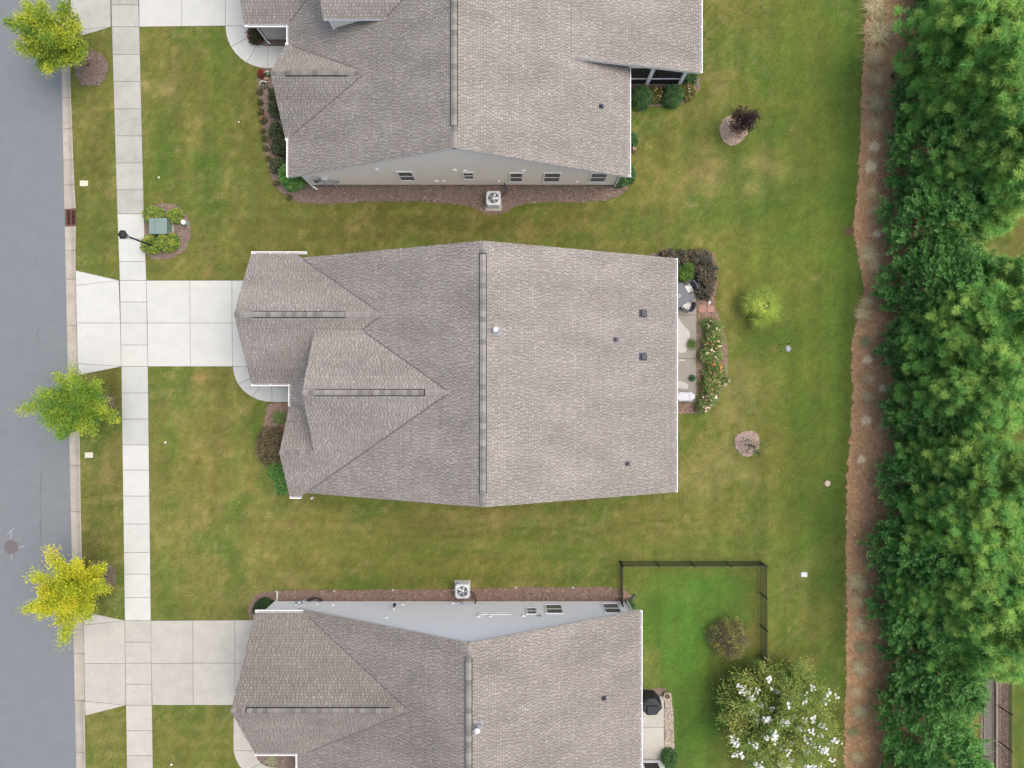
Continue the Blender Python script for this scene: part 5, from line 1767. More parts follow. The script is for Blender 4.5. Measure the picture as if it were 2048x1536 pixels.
gl = [(1752, 15, 28, 'g'), (1758, 65, 32, 'g'), (1752, 112, 25, 't'), (1755, 158, 20, 't'), (1755, 207, 23, 'g'), (1750, 250, 22, 't'), (1752, 292, 18, 'p'), (1744, 332, 20, 'p'), (1746, 382, 17, 't'), (1750, 420, 16, 't'),
      (1757, 467, 13, 'p'), (1742, 510, 24, 'g'), (1750, 533, 18, 't'), (1736, 602, 17, 't'), (1727, 628, 18, 'g'), (1732, 683, 16, 'n'), (1738, 719, 15, 'p'), (1740, 757, 16, 't'), (1768, 776, 12, 'p'), (1739, 794, 14, 'g'), (1766, 809, 10, 't'),
      (1735, 841, 16, 'p'), (1763, 855, 11, 't'), (1726, 919, 13, 'p'), (1760, 934, 12, 't'), (1718, 1165, 24, 'g'), (1716, 1203, 20, 't'), (1722, 1250, 17, 'g'), (1723, 1296, 18, 'n'), (1722, 1338, 20, 'g'), (1714, 1385, 16, 't'), (1722, 1424, 18, 'g'), (1708, 1466, 15, 'n'), (1716, 1516, 15, 'g')]
cnt = {}
for k in gl:
    cnt[k[3]] = cnt.get(k[3], 0) + 1
idx = {}
for (px, py, r, k) in gl:
    idx[k] = idx.get(k, 0) + 1
    x, y = W(px, py, .2)
    s = r / PPM / .62
    o = link('ornamental_grass', TUFT[k], None, (x, y, .03), (0, 0, random.uniform(-.5, .5)), (s * 1.05, s * .95, s * .8))
    setp(o, '%s ornamental grass clump, %s of its colour from the top of the pine straw bed' % (TN[k], ORD[idx[k] - 1]), 'grass clump', 'ornamental grasses in the pine straw bed')

# ---- shrubs and flowers ----------------------------------------------
BOX = ((.051, .131, .041), (.072, .167, .051), (.102, .203, .058))
BOXL = ((.087, .217, .051), (.123, .275, .058), (.174, .334, .072))
LIME = ((.123, .217, .043), (.189, .290, .051), (.261, .341, .051), (.334, .348, .058))
DARK = ((.06, .085, .04), (.09, .115, .05), (.115, .125, .055))
DARK_OLD = ((.043, .065, .029), (.070, .090, .038), (.099, .109, .046))
BRN_OLD = ((.109, .084, .052), (.142, .109, .058), (.116, .116, .049), (.189, .131, .067))
BRN = ((.15, .115, .065), (.18, .14, .075), (.14, .145, .06), (.22, .16, .08))
LORO_OLD = ((.052, .055, .049), (.072, .081, .070), (.090, .087, .067), (.138, .109, .080), (.210, .131, .072))
LORO = ((.075, .085, .065), (.10, .11, .085), (.12, .125, .09), (.16, .125, .085), (.23, .15, .08))
ROSE_OLD = ((.109, .189, .051), (.160, .246, .065), (.217, .275, .087), (.145, .131, .058))
ROSE = ((.15, .25, .06), (.22, .32, .08), (.29, .36, .12), (.17, .15, .06))
# beside the green transformer
shrub(306, 430, 18, .75, LIME, 'yellow-green bush above left of the green utility cabinet', group='bushes round the utility cabinet', L=.10, lump=.25)
shrub(348, 432, 14, .6, LIME, 'small yellow-green bush above right of the green utility cabinet', group='bushes round the utility cabinet', L=.10, lump=.25)
shrub(300, 487, 18, .8, LIME, 'bush beside the pavement below the green utility cabinet, crossed by the lamp post', group='bushes round the utility cabinet', L=.10, lump=.25)
shrub(333, 484, 19, .8, LIME, 'bush directly below the green utility cabinet, right of the lamp post', group='bushes round the utility cabinet', L=.10, lump=.25)
# top house, front and side
shrub(508, 69, 15, .8, ((.045, .055, .025), (.08, .08, .03), (.11, .08, .035)), 'dark rose bush with red blooms in the nook by the top house entrance', flowers=(((.5, .06, .08), (.45, .12, .15)), 14, .05))
for i, (px, py, r, w) in enumerate([(548, 187, 11, 'just below the white flowers'), (552, 216, 13, 'second along the front wall'), (553, 263, 15, 'third along the front wall'), (557, 291, 16, 'fourth along the front wall'), (556, 328, 14, 'last before the corner')]):
    shrub(px, py, r * 1.08, .9, DARK, 'dark green foundation shrub at the top house, %s' % w, group='dark shrubs along the top house front', ry=r * 1.05, L=.12, lump=.35, shell=.5, n=1900)
shrub(583, 351, 25, 1.1, BOXL, 'glossy bright green shrub at the front corner of the top house', L=.15, wid=.6, lump=.12)
shrub(522, 146, 8, .5, ((.26, .055, .04), (.36, .09, .05), (.2, .07, .04)), 'small red-leaved shrub at the end of the curved walk', L=.07)
shrub(534, 147, 5, .35, ((.09, .13, .05), (.13, .17, .07)), 'white flowering plant right of the small red shrub', cat='plant', name='flowering_plant', L=.06, flowers=(((.75, .75, .70),), 16, .045))
shrub(527, 168, 6, .35, ((.09, .13, .05), (.13, .17, .07)), 'white flowering plant below the tan rock', cat='plant', name='flowering_plant', L=.06, flowers=(((.75, .75, .70),), 20, .05))
for i, (px, py, r) in enumerate([(519, 183, 5), (520, 204, 5), (521, 222, 6), (526, 240, 7), (525, 261, 5), (528, 277, 5), (531, 296, 5), (536, 316, 4), (553, 366, 5), (578, 394, 5)]):
    shrub(px, py, r, .3, ((.09, .12, .04), (.14, .15, .05), (.20, .13, .06)), 'low yellow-green perennial, %s down the front bed of the top house' % ORD[i], cat='plant', name='perennial_plant', L=.07, group='perennials in the front bed', n=500,
          flowers=((((.45, .2, .08), (.4, .25, .1)), 5, .04) if i in (2, 3, 4) else None))
# top house, rear
shrub(1284, 191, 22, 1.15, BOX, 'round boxwood left below the screened porch', L=.06, lump=.05, n=7000, shell=.2)
shrub(1347, 188, 21, 1.15, BOX, 'round boxwood right below the screened porch', L=.06, lump=.05, n=7000, shell=.2)
shrub(1314, 188, 15, .6, ((.16, .17, .04), (.21, .20, .05), (.11, .11, .035)), 'yellowing daylily clump between the two boxwoods', cat='plant', name='daylily_plant', L=.16, wid=.16, flowers=(((.55, .36, .14), (.6, .45, .3)), 14, .05))
shrub(1376, 181, 15, .6, ((.16, .17, .04), (.21, .20, .05), (.12, .13, .035)), 'yellowing daylily clump at the porch corner', cat='plant', name='daylily_plant', L=.16, wid=.16, flowers=(((.55, .34, .2), (.62, .48, .36)), 12, .06))
shrub(1383, 154, 13, .9, BOX, 'dark green shrub tucked under the porch roof corner')
shrub(1265, 278, 11, .9, BOX, 'green shrub halfway along the back wall of the top house', ry=15)
shrub(1262, 347, 10, .9, BOX, 'green shrub behind the back corner of the top house', ry=16)
shrub(1241, 360, 14, .8, BOX, 'green shrub at the foot of the back corner downspout', ry=12)
shrub(1266, 298, 5, .4, ((.13, .12, .06), (.2, .14, .09)), 'peach flowering plant along the back wall of the top house', cat='plant', name='flowering_plant', L=.07, flowers=(((.62, .42, .3), (.6, .3, .2)), 14, .06))
# middle house front
rgl = np.random.default_rng(77)
o = link('daylily_plant', tuft_mesh(rgl, 'blades', 260, .95, .035, ((.09, .19, .035), (.13, .23, .045), (.19, .23, .06), (.06, .14, .03)), 0, .55), None, W(557, 836, .3) + (0.02,), (0, 0, .3), (.78, .78, .9))
setp(o, 'spray of bright green strap leaves beside the middle house entrance walk', 'plant')
shrub(543, 893, 29, 1.0, BRN, 'wide brownish shrub in front of the middle house small gable', ry=38, n=5200, L=.12, lump=.3, shell=.55)
shrub(553, 940, 18, .7, BOXL, 'bright green low shrub below the brownish shrub', ry=20, L=.13, wid=.25)
shrub(566, 970, 17, .7, BOXL, 'bright green low shrub at the middle house front corner', ry=20, L=.13, wid=.25)
# middle house rear
for i, (px, py, r, w) in enumerate([(1362, 516, 15, 'nearest the roof'), (1385, 517, 16, 'second from the roof'), (1408, 518, 17, 'at the outer bend'), (1419, 538, 15, 'just below the bend'), (1402, 546, 14, 'inside the bend'), (1418, 560, 16, 'halfway down'), (1412, 580, 17, 'last before the stepping stones'), (1336, 511, 12, 'tucked beside the roof edge')]):
    shrub(px, py, r, .85, LORO, 'dark purplish shrub of the L-shaped patio planting, %s' % w, group='dark shrubs round the patio', L=.11, lump=.35, shell=.55, n=2600)
shrub(1371, 543, 19, .95, ((.075, .16, .028), (.11, .21, .035), (.15, .24, .045)), 'round bright green shrub on the patio corner', L=.12, wid=.3)
for (px, py, s, w) in ((1413, 648, .82, 'at the top of the rose bed'), (1385, 688, .62, 'leaning over the patio edge')):
    o = link('grass_clump', tuft_mesh(rgl, 'blades', 420, .9, .02, ((.06, .13, .03), (.10, .18, .04), (.15, .20, .06)), 0, .6), None, W(px, py, .3) + (.02,), (0, 0, 0), (s, s, s))
    setp(o, 'rounded green grass clump %s' % w, 'plant', 'grass clumps at the patio')
for i, (px, py, r, ry, fc, w) in enumerate([(1430, 655, 15, 16, ((.8, .78, .6), (.75, .7, .45)), 'cream blooms at the top of the bed'), (1428, 682, 20, 17, ((.7, .28, .1), (.7, .6, .4)), 'orange and cream blooms beside the grass clump'),
                                        (1424, 712, 21, 18, ((.8, .76, .6), (.72, .5, .25)), 'cream blooms at the middle of the bed'), (1432, 745, 20, 18, ((.72, .24, .07), (.7, .35, .15)), 'deep orange blooms'), (1424, 770, 20, 17, ((.68, .36, .2), (.75, .62, .5)), 'peach blooms just above the pink and white ones'),
                                        (1420, 795, 18, 16, ((.7, .3, .3), (.8, .7, .62)), 'pink and white blooms'), (1408, 815, 13, 12, ((.75, .5, .45), (.8, .75, .7)), 'pale pink blooms at the bottom of the bed'), (1450, 762, 9, 10, ((.7, .45, .4), (.8, .7, .6)), 'peach blooms leaning out over the lawn')]):
    shrub(px, py, r, 1.0, ROSE, 'rose bush with %s by the patio' % w, cat='rose bush', name='rose_bush', ry=ry, L=.085, lump=.4, shell=.6, n=int(3000 * r * ry / 360), group='rose bushes along the patio', flowers=(fc, int(16 * r / 18), .065))
shrub(1385, 756, 4, .3, ((.04, .15, .06), (.06, .18, .07)), 'small green plant with pink blooms on the patio edge', cat='plant', name='small_plant', L=.09, flowers=(((.7, .3, .25),), 3, .04))
# lower house
shrub(526, 1222, 22, 1.0, ((.028, .07, .022), (.045, .10, .03)), 'dark round boxwood at the lower house garage corner', L=.06, lump=.06, n=6000)
shrub(1259, 1213, 11, .8, BOX, 'small green shrub at the lower house back corner')
shrub(1341, 1522, 16, .9, BOX, 'green shrub below the gravel strip by the lower house', ry=18)
o = link('variegated_grass', tuft_mesh(rgl, 'blades', 260, .8, .03, ((.32, .33, .18), (.24, .28, .12), (.40, .38, .26)), 0, .5), None, W(541, 1524, .3) + (.02,), (0, 0, 0), (.75, .75, .8))
setp(o, 'pale striped grass by the lower house entrance walk', 'plant')
shrub(2038, 722, 26, 1.2, ((.10, .12, .02), (.18, .19, .03), (.25, .24, .03)), 'low yellow-green shrub glimpsed in the gap between pines', L=.1, shell=.8, lump=.4)
# twiggy shrub in the fenced yard
o = shrub(1461, 1281, 40, 1.7, ((.14, .115, .07), (.18, .16, .075), (.105, .09, .06), (.26, .26, .07), (.34, .32, .08)), 'twiggy brown and olive shrub inside the fenced yard', L=.085, shell=.75, lump=.2, n=7500, wid=.4)
q = MB(); rr = random.Random(4)
for k in range(46):
    a = rr.uniform(0, 6.28); e = rr.uniform(.2, 1.3); l = rr.uniform(.8, 1.25)
    q.tube([(0, 0, .05), (.45 * l * math.cos(a) * math.cos(e), .45 * l * math.sin(a) * math.cos(e), .7 * l * math.sin(e) + .1), (1.1 * l * math.cos(a) * math.cos(e), 1.1 * l * math.sin(a) * math.cos(e), 1.35 * l * math.sin(e) + .15)], [.016, .01, .004], 4)
q.obj('twigs', M['bark'], o)

# ---- small trees -----------------------------------------------------
def small_tree(name, label, bx, by, H, Rr, cols, seed, nl, per, L=.08, wid=.5, z0f=.3, mat='leaf', cat='tree', flat=0.0, barkm='bark', nst=1):
    rng = np.random.default_rng(seed)
    x, y = W(bx, by)
    t = empty(name, label, cat, (x, y, 0))
    cs, ax, rd = [], [], []
    br = MB()
    for s in range(nst):
        a = rng.uniform(0, 6.28)
        ox, oy = (.12 * math.cos(a), .12 * math.sin(a)) if nst > 1 else (0, 0)
        trunk_obj(t, [(ox, oy, -.04), (ox * 2.5, oy * 2.5, H * .4), (ox * 4, oy * 4, H * .75)], [.02 + .012 * H, .012 + .008 * H, .01], barkm)
    for k in range(nl):
        a = rng.uniform(0, 6.283); el = np.arcsin(rng.uniform(.05, .97))
        zs = rng.uniform(H * z0f, H * .6)
        d = np.array((math.cos(a) * math.cos(el), math.sin(a) * math.cos(el), math.sin(el)))
        tip = np.array((d[0] * Rr, d[1] * Rr, H * z0f + d[2] * H * (1 - z0f))) * np.array((1, 1, 1)) * rng.uniform(.8, 1.06)
        st = np.array((0, 0, zs * .8))
        br.tube([tuple(st), tuple(tip)], [.012, .003], 4)
        ln = np.linalg.norm(tip - st)
        ncl = max(2, int(ln / .35))
        for j in range(ncl):
            f = .45 + .6 * (j + rng.random()) / ncl
            cs.append(st + (tip - st) * f); ax.append(unit(tip - st)); rd.append(rng.uniform(.16, .3) * (.6 + .25 * Rr))
    br.obj('branches', M[barkm], t)
    V, C = clump_crown(rng, np.array(cs), np.array(ax), rd, per, L, wid, cols, 1.4, .2)
    link('crown', np_mesh('crown', V, 4, M[mat], C), t)
    return t, np.array(cs)


small_tree('purple_leaf_tree', 'small dark purple-leaved tree standing in a dry mulch ring behind the top house', 1469, 260, 2.6, .8, ((.022, .016, .018), (.035, .02, .022), (.055, .03, .026), (.10, .045, .03)), 61, 40, 34, .09, .5, .35)
small_tree('sapling_tree', 'thin sparse sapling in the pale mulch ring on the back lawn', 1497, 890, 2.1, .62, ((.045, .085, .04), (.07, .11, .05), (.10, .13, .06)), 62, 11, 14, .09, .45, .3)
mt, mc = small_tree('flowering_tree', 'large white flowering crape myrtle at the fenced yard, lower right', 1529, 1406, 4.2, 3.05, ((.11, .21, .045), (.15, .26, .05), (.21, .30, .055), (.28, .33, .065), (.32, .31, .09)), 63, 150, 44, .12, .5, .30, nst=3, barkm='bark_pale')
rng = np.random.default_rng(64)
top = mc[(mc[:, 2] > 2.0)]
sel = top[rng.choice(len(top), 120, replace=False)]
cc = []
for p in sel:
    m_ = rng.integers(5, 16)
    d = unit(np.array((p[0], p[1], 2.2)))
    cc.append(p + d * .25 + rng.normal(0, .075, (m_, 3)) + d * rng.uniform(0, .25, (m_, 1)))
cc = np.concatenate(cc)
V, C = flower_arrays(rng, cc, ((.76, .76, .73), (.68, .69, .66)), .07, 6)
link('flowers', np_mesh('flowers', V, 4, M['flower'], C), mt)['kind'] = 'stuff'

# fan palm
rng = np.random.default_rng(71)
x, y = W(1526, 612, 1.0)
palm = empty('fan_palm', 'bushy fan palm with pale green leaves on the back lawn', 'palm tree', (x, y, 0))
palm.scale = (1.28, 1.28, 1.15)
trunk_obj(palm, [(0, 0, -.03), (0, 0, .5), (.02, 0, .9)], [.14, .13, .10])
for k in range(25):
    a = k * 2.399 + rng.uniform(-.25, .25)
    ring = 0 if k < 12 else 1 if k < 20 else 2
    el = (rng.uniform(-.1, .15), rng.uniform(.45, .75), rng.uniform(.9, 1.2))[ring]
    d = np.array((math.cos(a) * math.cos(el), math.sin(a) * math.cos(el), math.sin(el)))
    st = np.array((0, 0, .85)); pl = (rng.uniform(.48, .66), rng.uniform(.22, .36), .10)[ring]
    hub = st + d * pl
    out = unit(np.array((d[0], d[1], .0)))
    side = unit(np.cross(out, (0, 0, 1.0)))
    nseg = 15
    th = np.linspace(-1.9, 1.9, nseg)
    D = np.cos(th)[:, None] * out + np.sin(th)[:, None] * side + np.array((0, 0, (-.15, .05, .25)[ring]))
    L = (.58, .54, .46)[ring] * (.66 + .34 * np.cos(th * .6)) * rng.uniform(.82, 1.1, nseg)
    V = leaf_quads(rng, np.tile(hub, (nseg, 1)), D, L, .085, flat=.9)
    V[:, 1] = V[:, 0] * .42 + V[:, 1] * .58; V[:, 3] = V[:, 0] * .42 + V[:, 3] * .58
    V[:, :, 2] += rng.uniform(-.03, .03, (nseg, 1))
    base = np.array(((.18, .27, .030), (.25, .34, .038), (.34, .42, .065))[ring]) * rng.uniform(.8, 1.15)
    C = np.tile(base, (nseg, 1)) * rng.uniform(.72, 1.25, (nseg, 1))
    o = link('fan_leaf', np_mesh('fan_leaf', V, 4, M['leaf'], C), palm)
    MB().tube([tuple(st), tuple((st + hub) / 2 + np.array((0, 0, .04))), tuple(hub)], [.016, .012, .008], 5).obj('leaf_stalk', M['stalk'], o)

# ---- turf blades -------------------------------------------------------
rng = np.random.default_rng(91)
nb = 330000
X = rng.uniform(-26.6, 22.2, nb); Y = rng.uniform(-22.6, 22.6, nb)
ok = X > np.interp(768 - Y * PPM, [t[0] for t in CURB_R], [W(t[1], 0)[0] for t in CURB_R]) - 0.03
for p in EXCL[1:] if False else EXCL:
    ok &= ~inpoly(X, Y, p)
X, Y = X[ok], Y[ok]
n = len(X)
c = lawn_color(X, Y) * rng.uniform(.62, 1.5, (n, 1))
dry = rng.random(n) < .16
c[dry] = c[dry] * .55 + np.array((.19, .165, .085)) * .45
az = rng.uniform(0, 6.283, n)
ln = rng.uniform(.05, .12, n); wd = rng.uniform(.010, .022, n)
hgt = rng.uniform(.018, .045, n)
V = np.empty((n, 3, 3))
V[:, 0] = np.stack([X - np.sin(az) * wd, Y + np.cos(az) * wd, np.full(n, .002)], 1)
V[:, 1] = np.stack([X + np.sin(az) * wd, Y - np.cos(az) * wd, np.full(n, .002)], 1)
V[:, 2] = np.stack([X + np.cos(az) * ln, Y + np.sin(az) * ln, hgt], 1)
o = link('grass', np_mesh('grass', V, 3, M['blade'], c))
setp(o, kind='stuff')

# dropped leaves here and there
rng = np.random.default_rng(97)
nl_ = 900
X = rng.uniform(-26.4, 21.0, nl_); Y = rng.uniform(-22, 22, nl_)
near = np.zeros(nl_, bool)
for (bx, by) in ((150, 110), (190, 800), (180, 1150)):
    cx, cy = W(bx, by)
    near |= (X - cx) ** 2 + (Y - cy) ** 2 < 3.6 ** 2
ok = near | (rng.random(nl_) < .45)
for p in EXCL[-7:]:
    ok &= ~inpoly(X, Y, p)
X, Y = X[ok], Y[ok]
m_ = len(X)
on_road = X < np.interp(768 - Y * PPM, [t[0] for t in CURB_R], [W(t[1], 0)[0] for t in CURB_R])
Zl = np.where(on_road, -.06, .05)
V = leaf_quads(rng, np.stack([X, Y, Zl], 1), np.stack([rng.normal(size=m_), rng.normal(size=m_), rng.normal(size=m_) * .1], 1), rng.uniform(.04, .08, m_), rng.uniform(.025, .05, m_), flat=.9)
setp(link('fallen_leaves', np_mesh('fallen_leaves', V, 4, M['leaf'], pick(rng, ((.24, .16, .07), (.30, .25, .09), (.15, .10, .055), (.34, .32, .14)), m_))), kind='stuff')

# ------------------------------------------------------------------ things about the place
# street lamp
x, y = W(313, 495)
lamp = empty('street_lamp', 'black post lamp rising between the bushes and leaning over the pavement in view', 'street lamp', (x, y, 0))
q = MB(); q.lathe([(.16, 0), (.16, .12), (.11, .2), (.085, .6), (.06, .75), (.05, 1.2), (.045, 3.0), (.06, 3.05), (.045, 3.12)], (0, 0, 0), 14); q.obj('post', M['black'], lamp)
q = MB(); q.lathe([(.06, 3.10), (.13, 3.14), (.14, 3.22), (.12, 3.24)], (0, 0, 0), 16); q.obj('lamp_collar', M['meter'], lamp)
q = MB(); q.lathe([(.12, 3.24), (.2, 3.42), (.21, 3.52)], (0, 0, 0), 6); q.obj('lamp_glass', M['lampglass'], lamp)
q = MB(); q.lathe([(.25, 3.52), (.25, 3.55), (.2, 3.62), (.08, 3.72), (.03, 3.74), (.02, 3.82)], (0, 0, 0), 6); q.obj('lamp_cap', M['black'], lamp)
for k in range(6):
    a = k * math.pi / 3
    MB().tube([(.12 * math.cos(a), .12 * math.sin(a), 3.24), (.215 * math.cos(a), .215 * math.sin(a), 3.52)], .012, 5).obj('lamp_frame_bar', M['black'], lamp)

# transformer cabinet
x, y = W(329, 458)
tf = empty('utility_cabinet', 'green metal utility cabinet among four bushes near the lamp post', 'utility box', (x, y, 0), R(0))
MB().bbox(-.56, .56, -.5, .5, -.02, .08, .02).obj('cabinet_pad', M['conc_grey'], tf)
MB().bbox(-.48, .48, -.42, .42, .08, .74, .02).obj('cabinet_body', M['utilgreen'], tf)
q = MB(); q.bbox(-.16, .51, -.45, .45, .742, .80, .025); q.obj('cabinet_lid', M['utilgreen'], tf)
q = MB(); q.bbox(-.51, -.175, -.45, .45, .738, .785, .03); q.obj('cabinet_lid', M['utilgreen'], tf)
MB().box(-.53, -.485, -.06, .06, .35, .5).obj('latch', M['meter'], tf)

# telecom pedestal
x, y = W(374, 448)
o = empty('utility_pedestal', 'small pale green cylindrical pedestal at the edge of the mulch ring', 'pedestal', (x, y, 0))
q = MB(); q.lathe([(.13, -.02), (.13, .4), (.12, .44)], (0, 0, 0), 16); q.obj('pedestal_body', M['utilgreen_l'], o)
q = MB(); q.lathe([(.14, .44), (.14, .5), (.09, .55), (.02, .56)], (0, 0, 0), 16); q.obj('pedestal_cap', M['plasticwhite'], o)


# drain grates
def grate(name, label, px0, py0, px1, py1, z, mat, nbar, along):
    (x0, y1), (x1, y0) = W(px0, py0), W(px1, py1)
    cx, cy = (x0 + x1) / 2, (y0 + y1) / 2
    t = empty(name, label, 'drain', (cx, cy, z))
    hx, hy = (x1 - x0) / 2, (y1 - y0) / 2
    f = .035
    q = MB()
    q.box(-hx, hx, -hy, -hy + f, -.08, .012); q.box(-hx, hx, hy - f, hy, -.08, .012); q.box(-hx, -hx + f, -hy + f, hy - f, -.08, .012); q.box(hx - f, hx, -hy + f, hy - f, -.08, .012)
    q.obj('drain_frame', M[mat], t)
    MB().box(-hx + f, hx - f, -hy + f, hy - f, -.1, -.07).obj('drain_pit', M['black'], t)
    for k in range(nbar):
        g_ = (k + .5) / nbar
        q = MB()
        if along == 'x':
            yy = -hy + f + (2 * hy - 2 * f) * g_
            q.box(-hx + f, hx - f, yy - .012, yy + .012, -.04, .008)
        else:
            xx = -hx + f + (2 * hx - 2 * f) * g_
            q.box(xx - .012, xx + .012, -hy + f, hy - f, -.04, .008)
        q.obj('bar', M[mat], t)
    q = MB()
    if along == 'x':
        q.box(-.015, .015, -hy + f, hy - f, -.05, .011)
    else:
        q.box(-hx + f, hx - f, -.015, .015, -.05, .011)
    q.obj('cross_bar', M[mat], t)
    return t


grate('drain_grate', 'rusty kerb drain grate in the gutter', 130.5, 418.5, 151, 451, -.055, 'rust', 10, 'x')
grate('drain_grate', 'small brown lawn drain grate at the edge of the pine straw', 1690, 455, 1705, 471, .03, 'rust', 7, 'x')
# manhole
x, y = W(20, 1095)
mh = empty('manhole_cover', 'round iron manhole cover in the road', 'manhole', (x, y, -.098))
q = MB(); q.lathe([(.40, 0), (.40, .012), (.345, .014)], (0, 0, 0), 28); q.obj('manhole_ring', M['clay'], mh)
q = MB(); q.lathe([(.335, .013), (.335, .018), (.32, .02)], (0, 0, 0), 28); q.obj('manhole_lid', M['clay'], mh)
for k in range(8):
    a = k * math.pi / 4
    MB().box(.1, .28, -.015, .015, .019, .024).obj('lid_rib', M['clay'], mh, rot=(0, 0, a))


def valve_box(label, px, py, w, h, mat, rnd=False):
    x, y = W(px, py)
    o = empty('valve_box', label, 'valve box', (x, y, 0))
    if rnd:
        q = MB(); q.lathe([(w, -.05), (w, .03), (w * .85, .04)], (0, 0, 0), 18); q.obj('box_rim', M[mat], o)
        q = MB(); q.lathe([(w * .78, .03), (w * .78, .046), (w * .6, .05)], (0, 0, 0), 18); q.obj('lid', M[mat], o)
    else:
        MB().bbox(-w / 2, w / 2, -h / 2, h / 2, -.05, .035, .012).obj('box_rim', M[mat], o)
        MB().bbox(-w / 2 + .04, w / 2 - .04, -h / 2 + .035, h / 2 - .035, .03, .05, .008).obj('lid', M[mat], o)
        MB().box(-.03, .03, -.012, .012, .048, .056).obj('lid_handle', M['meter'], o)


valve_box('beige meter box lid in the verge above the kerb drain', 168, 367, .46, .32, 'plasticbeige')
valve_box('beige meter box lid in the verge below the feathery street tree', 178, 910, .46, .32, 'plasticbeige')
valve_box('square grey valve box beside the fenced yard', 1608, 1149, .36, .28, 'metal_white')
valve_box('round pale pink cap in the dark green lawn near the pine straw', 1655, 967, .17, 0, 'pinkcap', True)


def disc(name, label, cat, px, py, r, mat, h=.05, group=None):
    x, y = W(px, py)
    q = MB(); q.lathe([(r, -.03), (r, h * .7), (r * .7, h)], (0, 0, 0), 12)
    q.lathe([(r * .35, h), (r * .3, h + .012)], (0, 0, .001), 8, 1)
    setp(q.obj(name, [M[mat], M['meter']], None, loc=(x, y, 0)), label, cat, group)


disc('cleanout_cap', 'white cap in the top front lawn left of the utility cabinet', 'cap', 318, 355, .052, 'plasticwhite', group='white lawn caps')
disc('cleanout_cap', 'tiny white cap in the top front lawn near the mulch bed', 'cap', 478, 244, .045, 'plasticwhite', group='white lawn caps')
disc('cleanout_cap', 'white cap in the middle front lawn by the green patch', 'cap', 331, 885, .06, 'plasticwhite', group='white lawn caps')
disc('cleanout_cap', 'white cap in the lower front lawn at the bottom edge', 'cap', 343, 1529, .065, 'plasticwhite', group='white lawn caps')
disc('cleanout_cap', 'tiny white cap beside the curved walk mulch ring', 'cap', 163, 131, .04, 'plasticwhite', group='white lawn caps')
for i, (px, py) in enumerate([(553, 1183), (669, 1182), (786, 1180), (907, 1180), (1031, 1175), (1146, 1175)]):
    disc('sprinkler_head', 'pale sprinkler head, %s from the left along the lower house mulch' % ORD[i], 'sprinkler', px, py, .055, 'metal_white', group='sprinkler heads')


# air conditioners
def ac_unit(label, px, py, padx, pady, padlabel, hose):
    x, y = W(px, py, .82)
    xp, yp = W(padx, pady)
    p = MB().bbox(-.46, .46, -.46, .46, -.03, .07, .015).obj('equipment_pad', M['conc_tan'], None, loc=(xp, yp, 0))
    setp(p, padlabel, 'concrete pad')
    t = empty('air_conditioner', label, 'air conditioner', (x, y, .07))
    # cabinet with rounded corners
    def rr_poly(w, r):
        out = []
        for cx, cy, a0 in ((w - r, w - r, 0), (-w + r, w - r, 90), (-w + r, -w + r, 180), (w - r, -w + r, 270)):
            for k in range(5):
                a = R(a0 + k * 22.5)
                out.append((cx + r * math.cos(a), cy + r * math.sin(a)))
        return out
    MB().prism(rr_poly(.365, .07), 0, .70).obj('cabinet', M['meter'], t)
    for k in range(9):
        q = MB(); q.prism(rr_poly(.378, .075), .06 + k * .068, .085 + k * .068); q.obj('louvre', M['metal_white'], t)
    # top with round opening: ring of quads
    q = MB()
    n = 40
    vs = []
    for k in range(n):
        a = 2 * math.pi * k / n
        s = .395 / max(abs(math.cos(a)), abs(math.sin(a)))
        s = min(s, .50)
        vs += [(s * math.cos(a), s * math.sin(a), .70), (s * math.cos(a), s * math.sin(a), .745), (.30 * math.cos(a), .30 * math.sin(a), .76), (.285 * math.cos(a), .285 * math.sin(a), .70)]
    fs = []
    for k in range(n):
        j = (k + 1) % n
        for l in range(3):
            fs.append((k * 4 + l, j * 4 + l, j * 4 + l + 1, k * 4 + l + 1))
    q.add(vs, fs); q.obj('top_panel', M['metal_white'], t)
    q = MB(); q.lathe([(.285, .702), (.284, .704)], (0, 0, 0), 24); q.obj('fan_well', M['black'], t)
    for k in range(5):
        a = k * 2 * math.pi / 5
        q = MB(); q.add([(.05, -.03, .722), (.25, -.09, .712), (.26, .07, .735), (.06, .03, .73)], [(0, 1, 2, 3), (3, 2, 1, 0)])
        q.obj('fan_blade', M['metal'], t, rot=(0, 0, a))
    q = MB(); q.lathe([(.095, .71), (.095, .762), (.05, .785)], (0, 0, 0), 16); q.obj('fan_hub', M['metal'], t)
    for r_ in (.14, .19, .24, .285):
        q = MB(); q.tube([(r_ * math.cos(2 * math.pi * k / 28), r_ * math.sin(2 * math.pi * k / 28), .77) for k in range(29)], .005, 4, caps=False); q.obj('grille_ring', M['meter'], t)
    for k in range(16):
        a = k * math.pi / 8
        MB().tube([(.09 * math.cos(a), .09 * math.sin(a), .772), (.30 * math.cos(a), .30 * math.sin(a), .768)], .005, 4).obj('grille_bar', M['meter'], t)
    q = MB(); q.tube([Vector(p_) - Vector((x, y, .07)) for p_ in hose], .035, 8); q.obj('refrigerant_line', M['hose'], t)
    return t


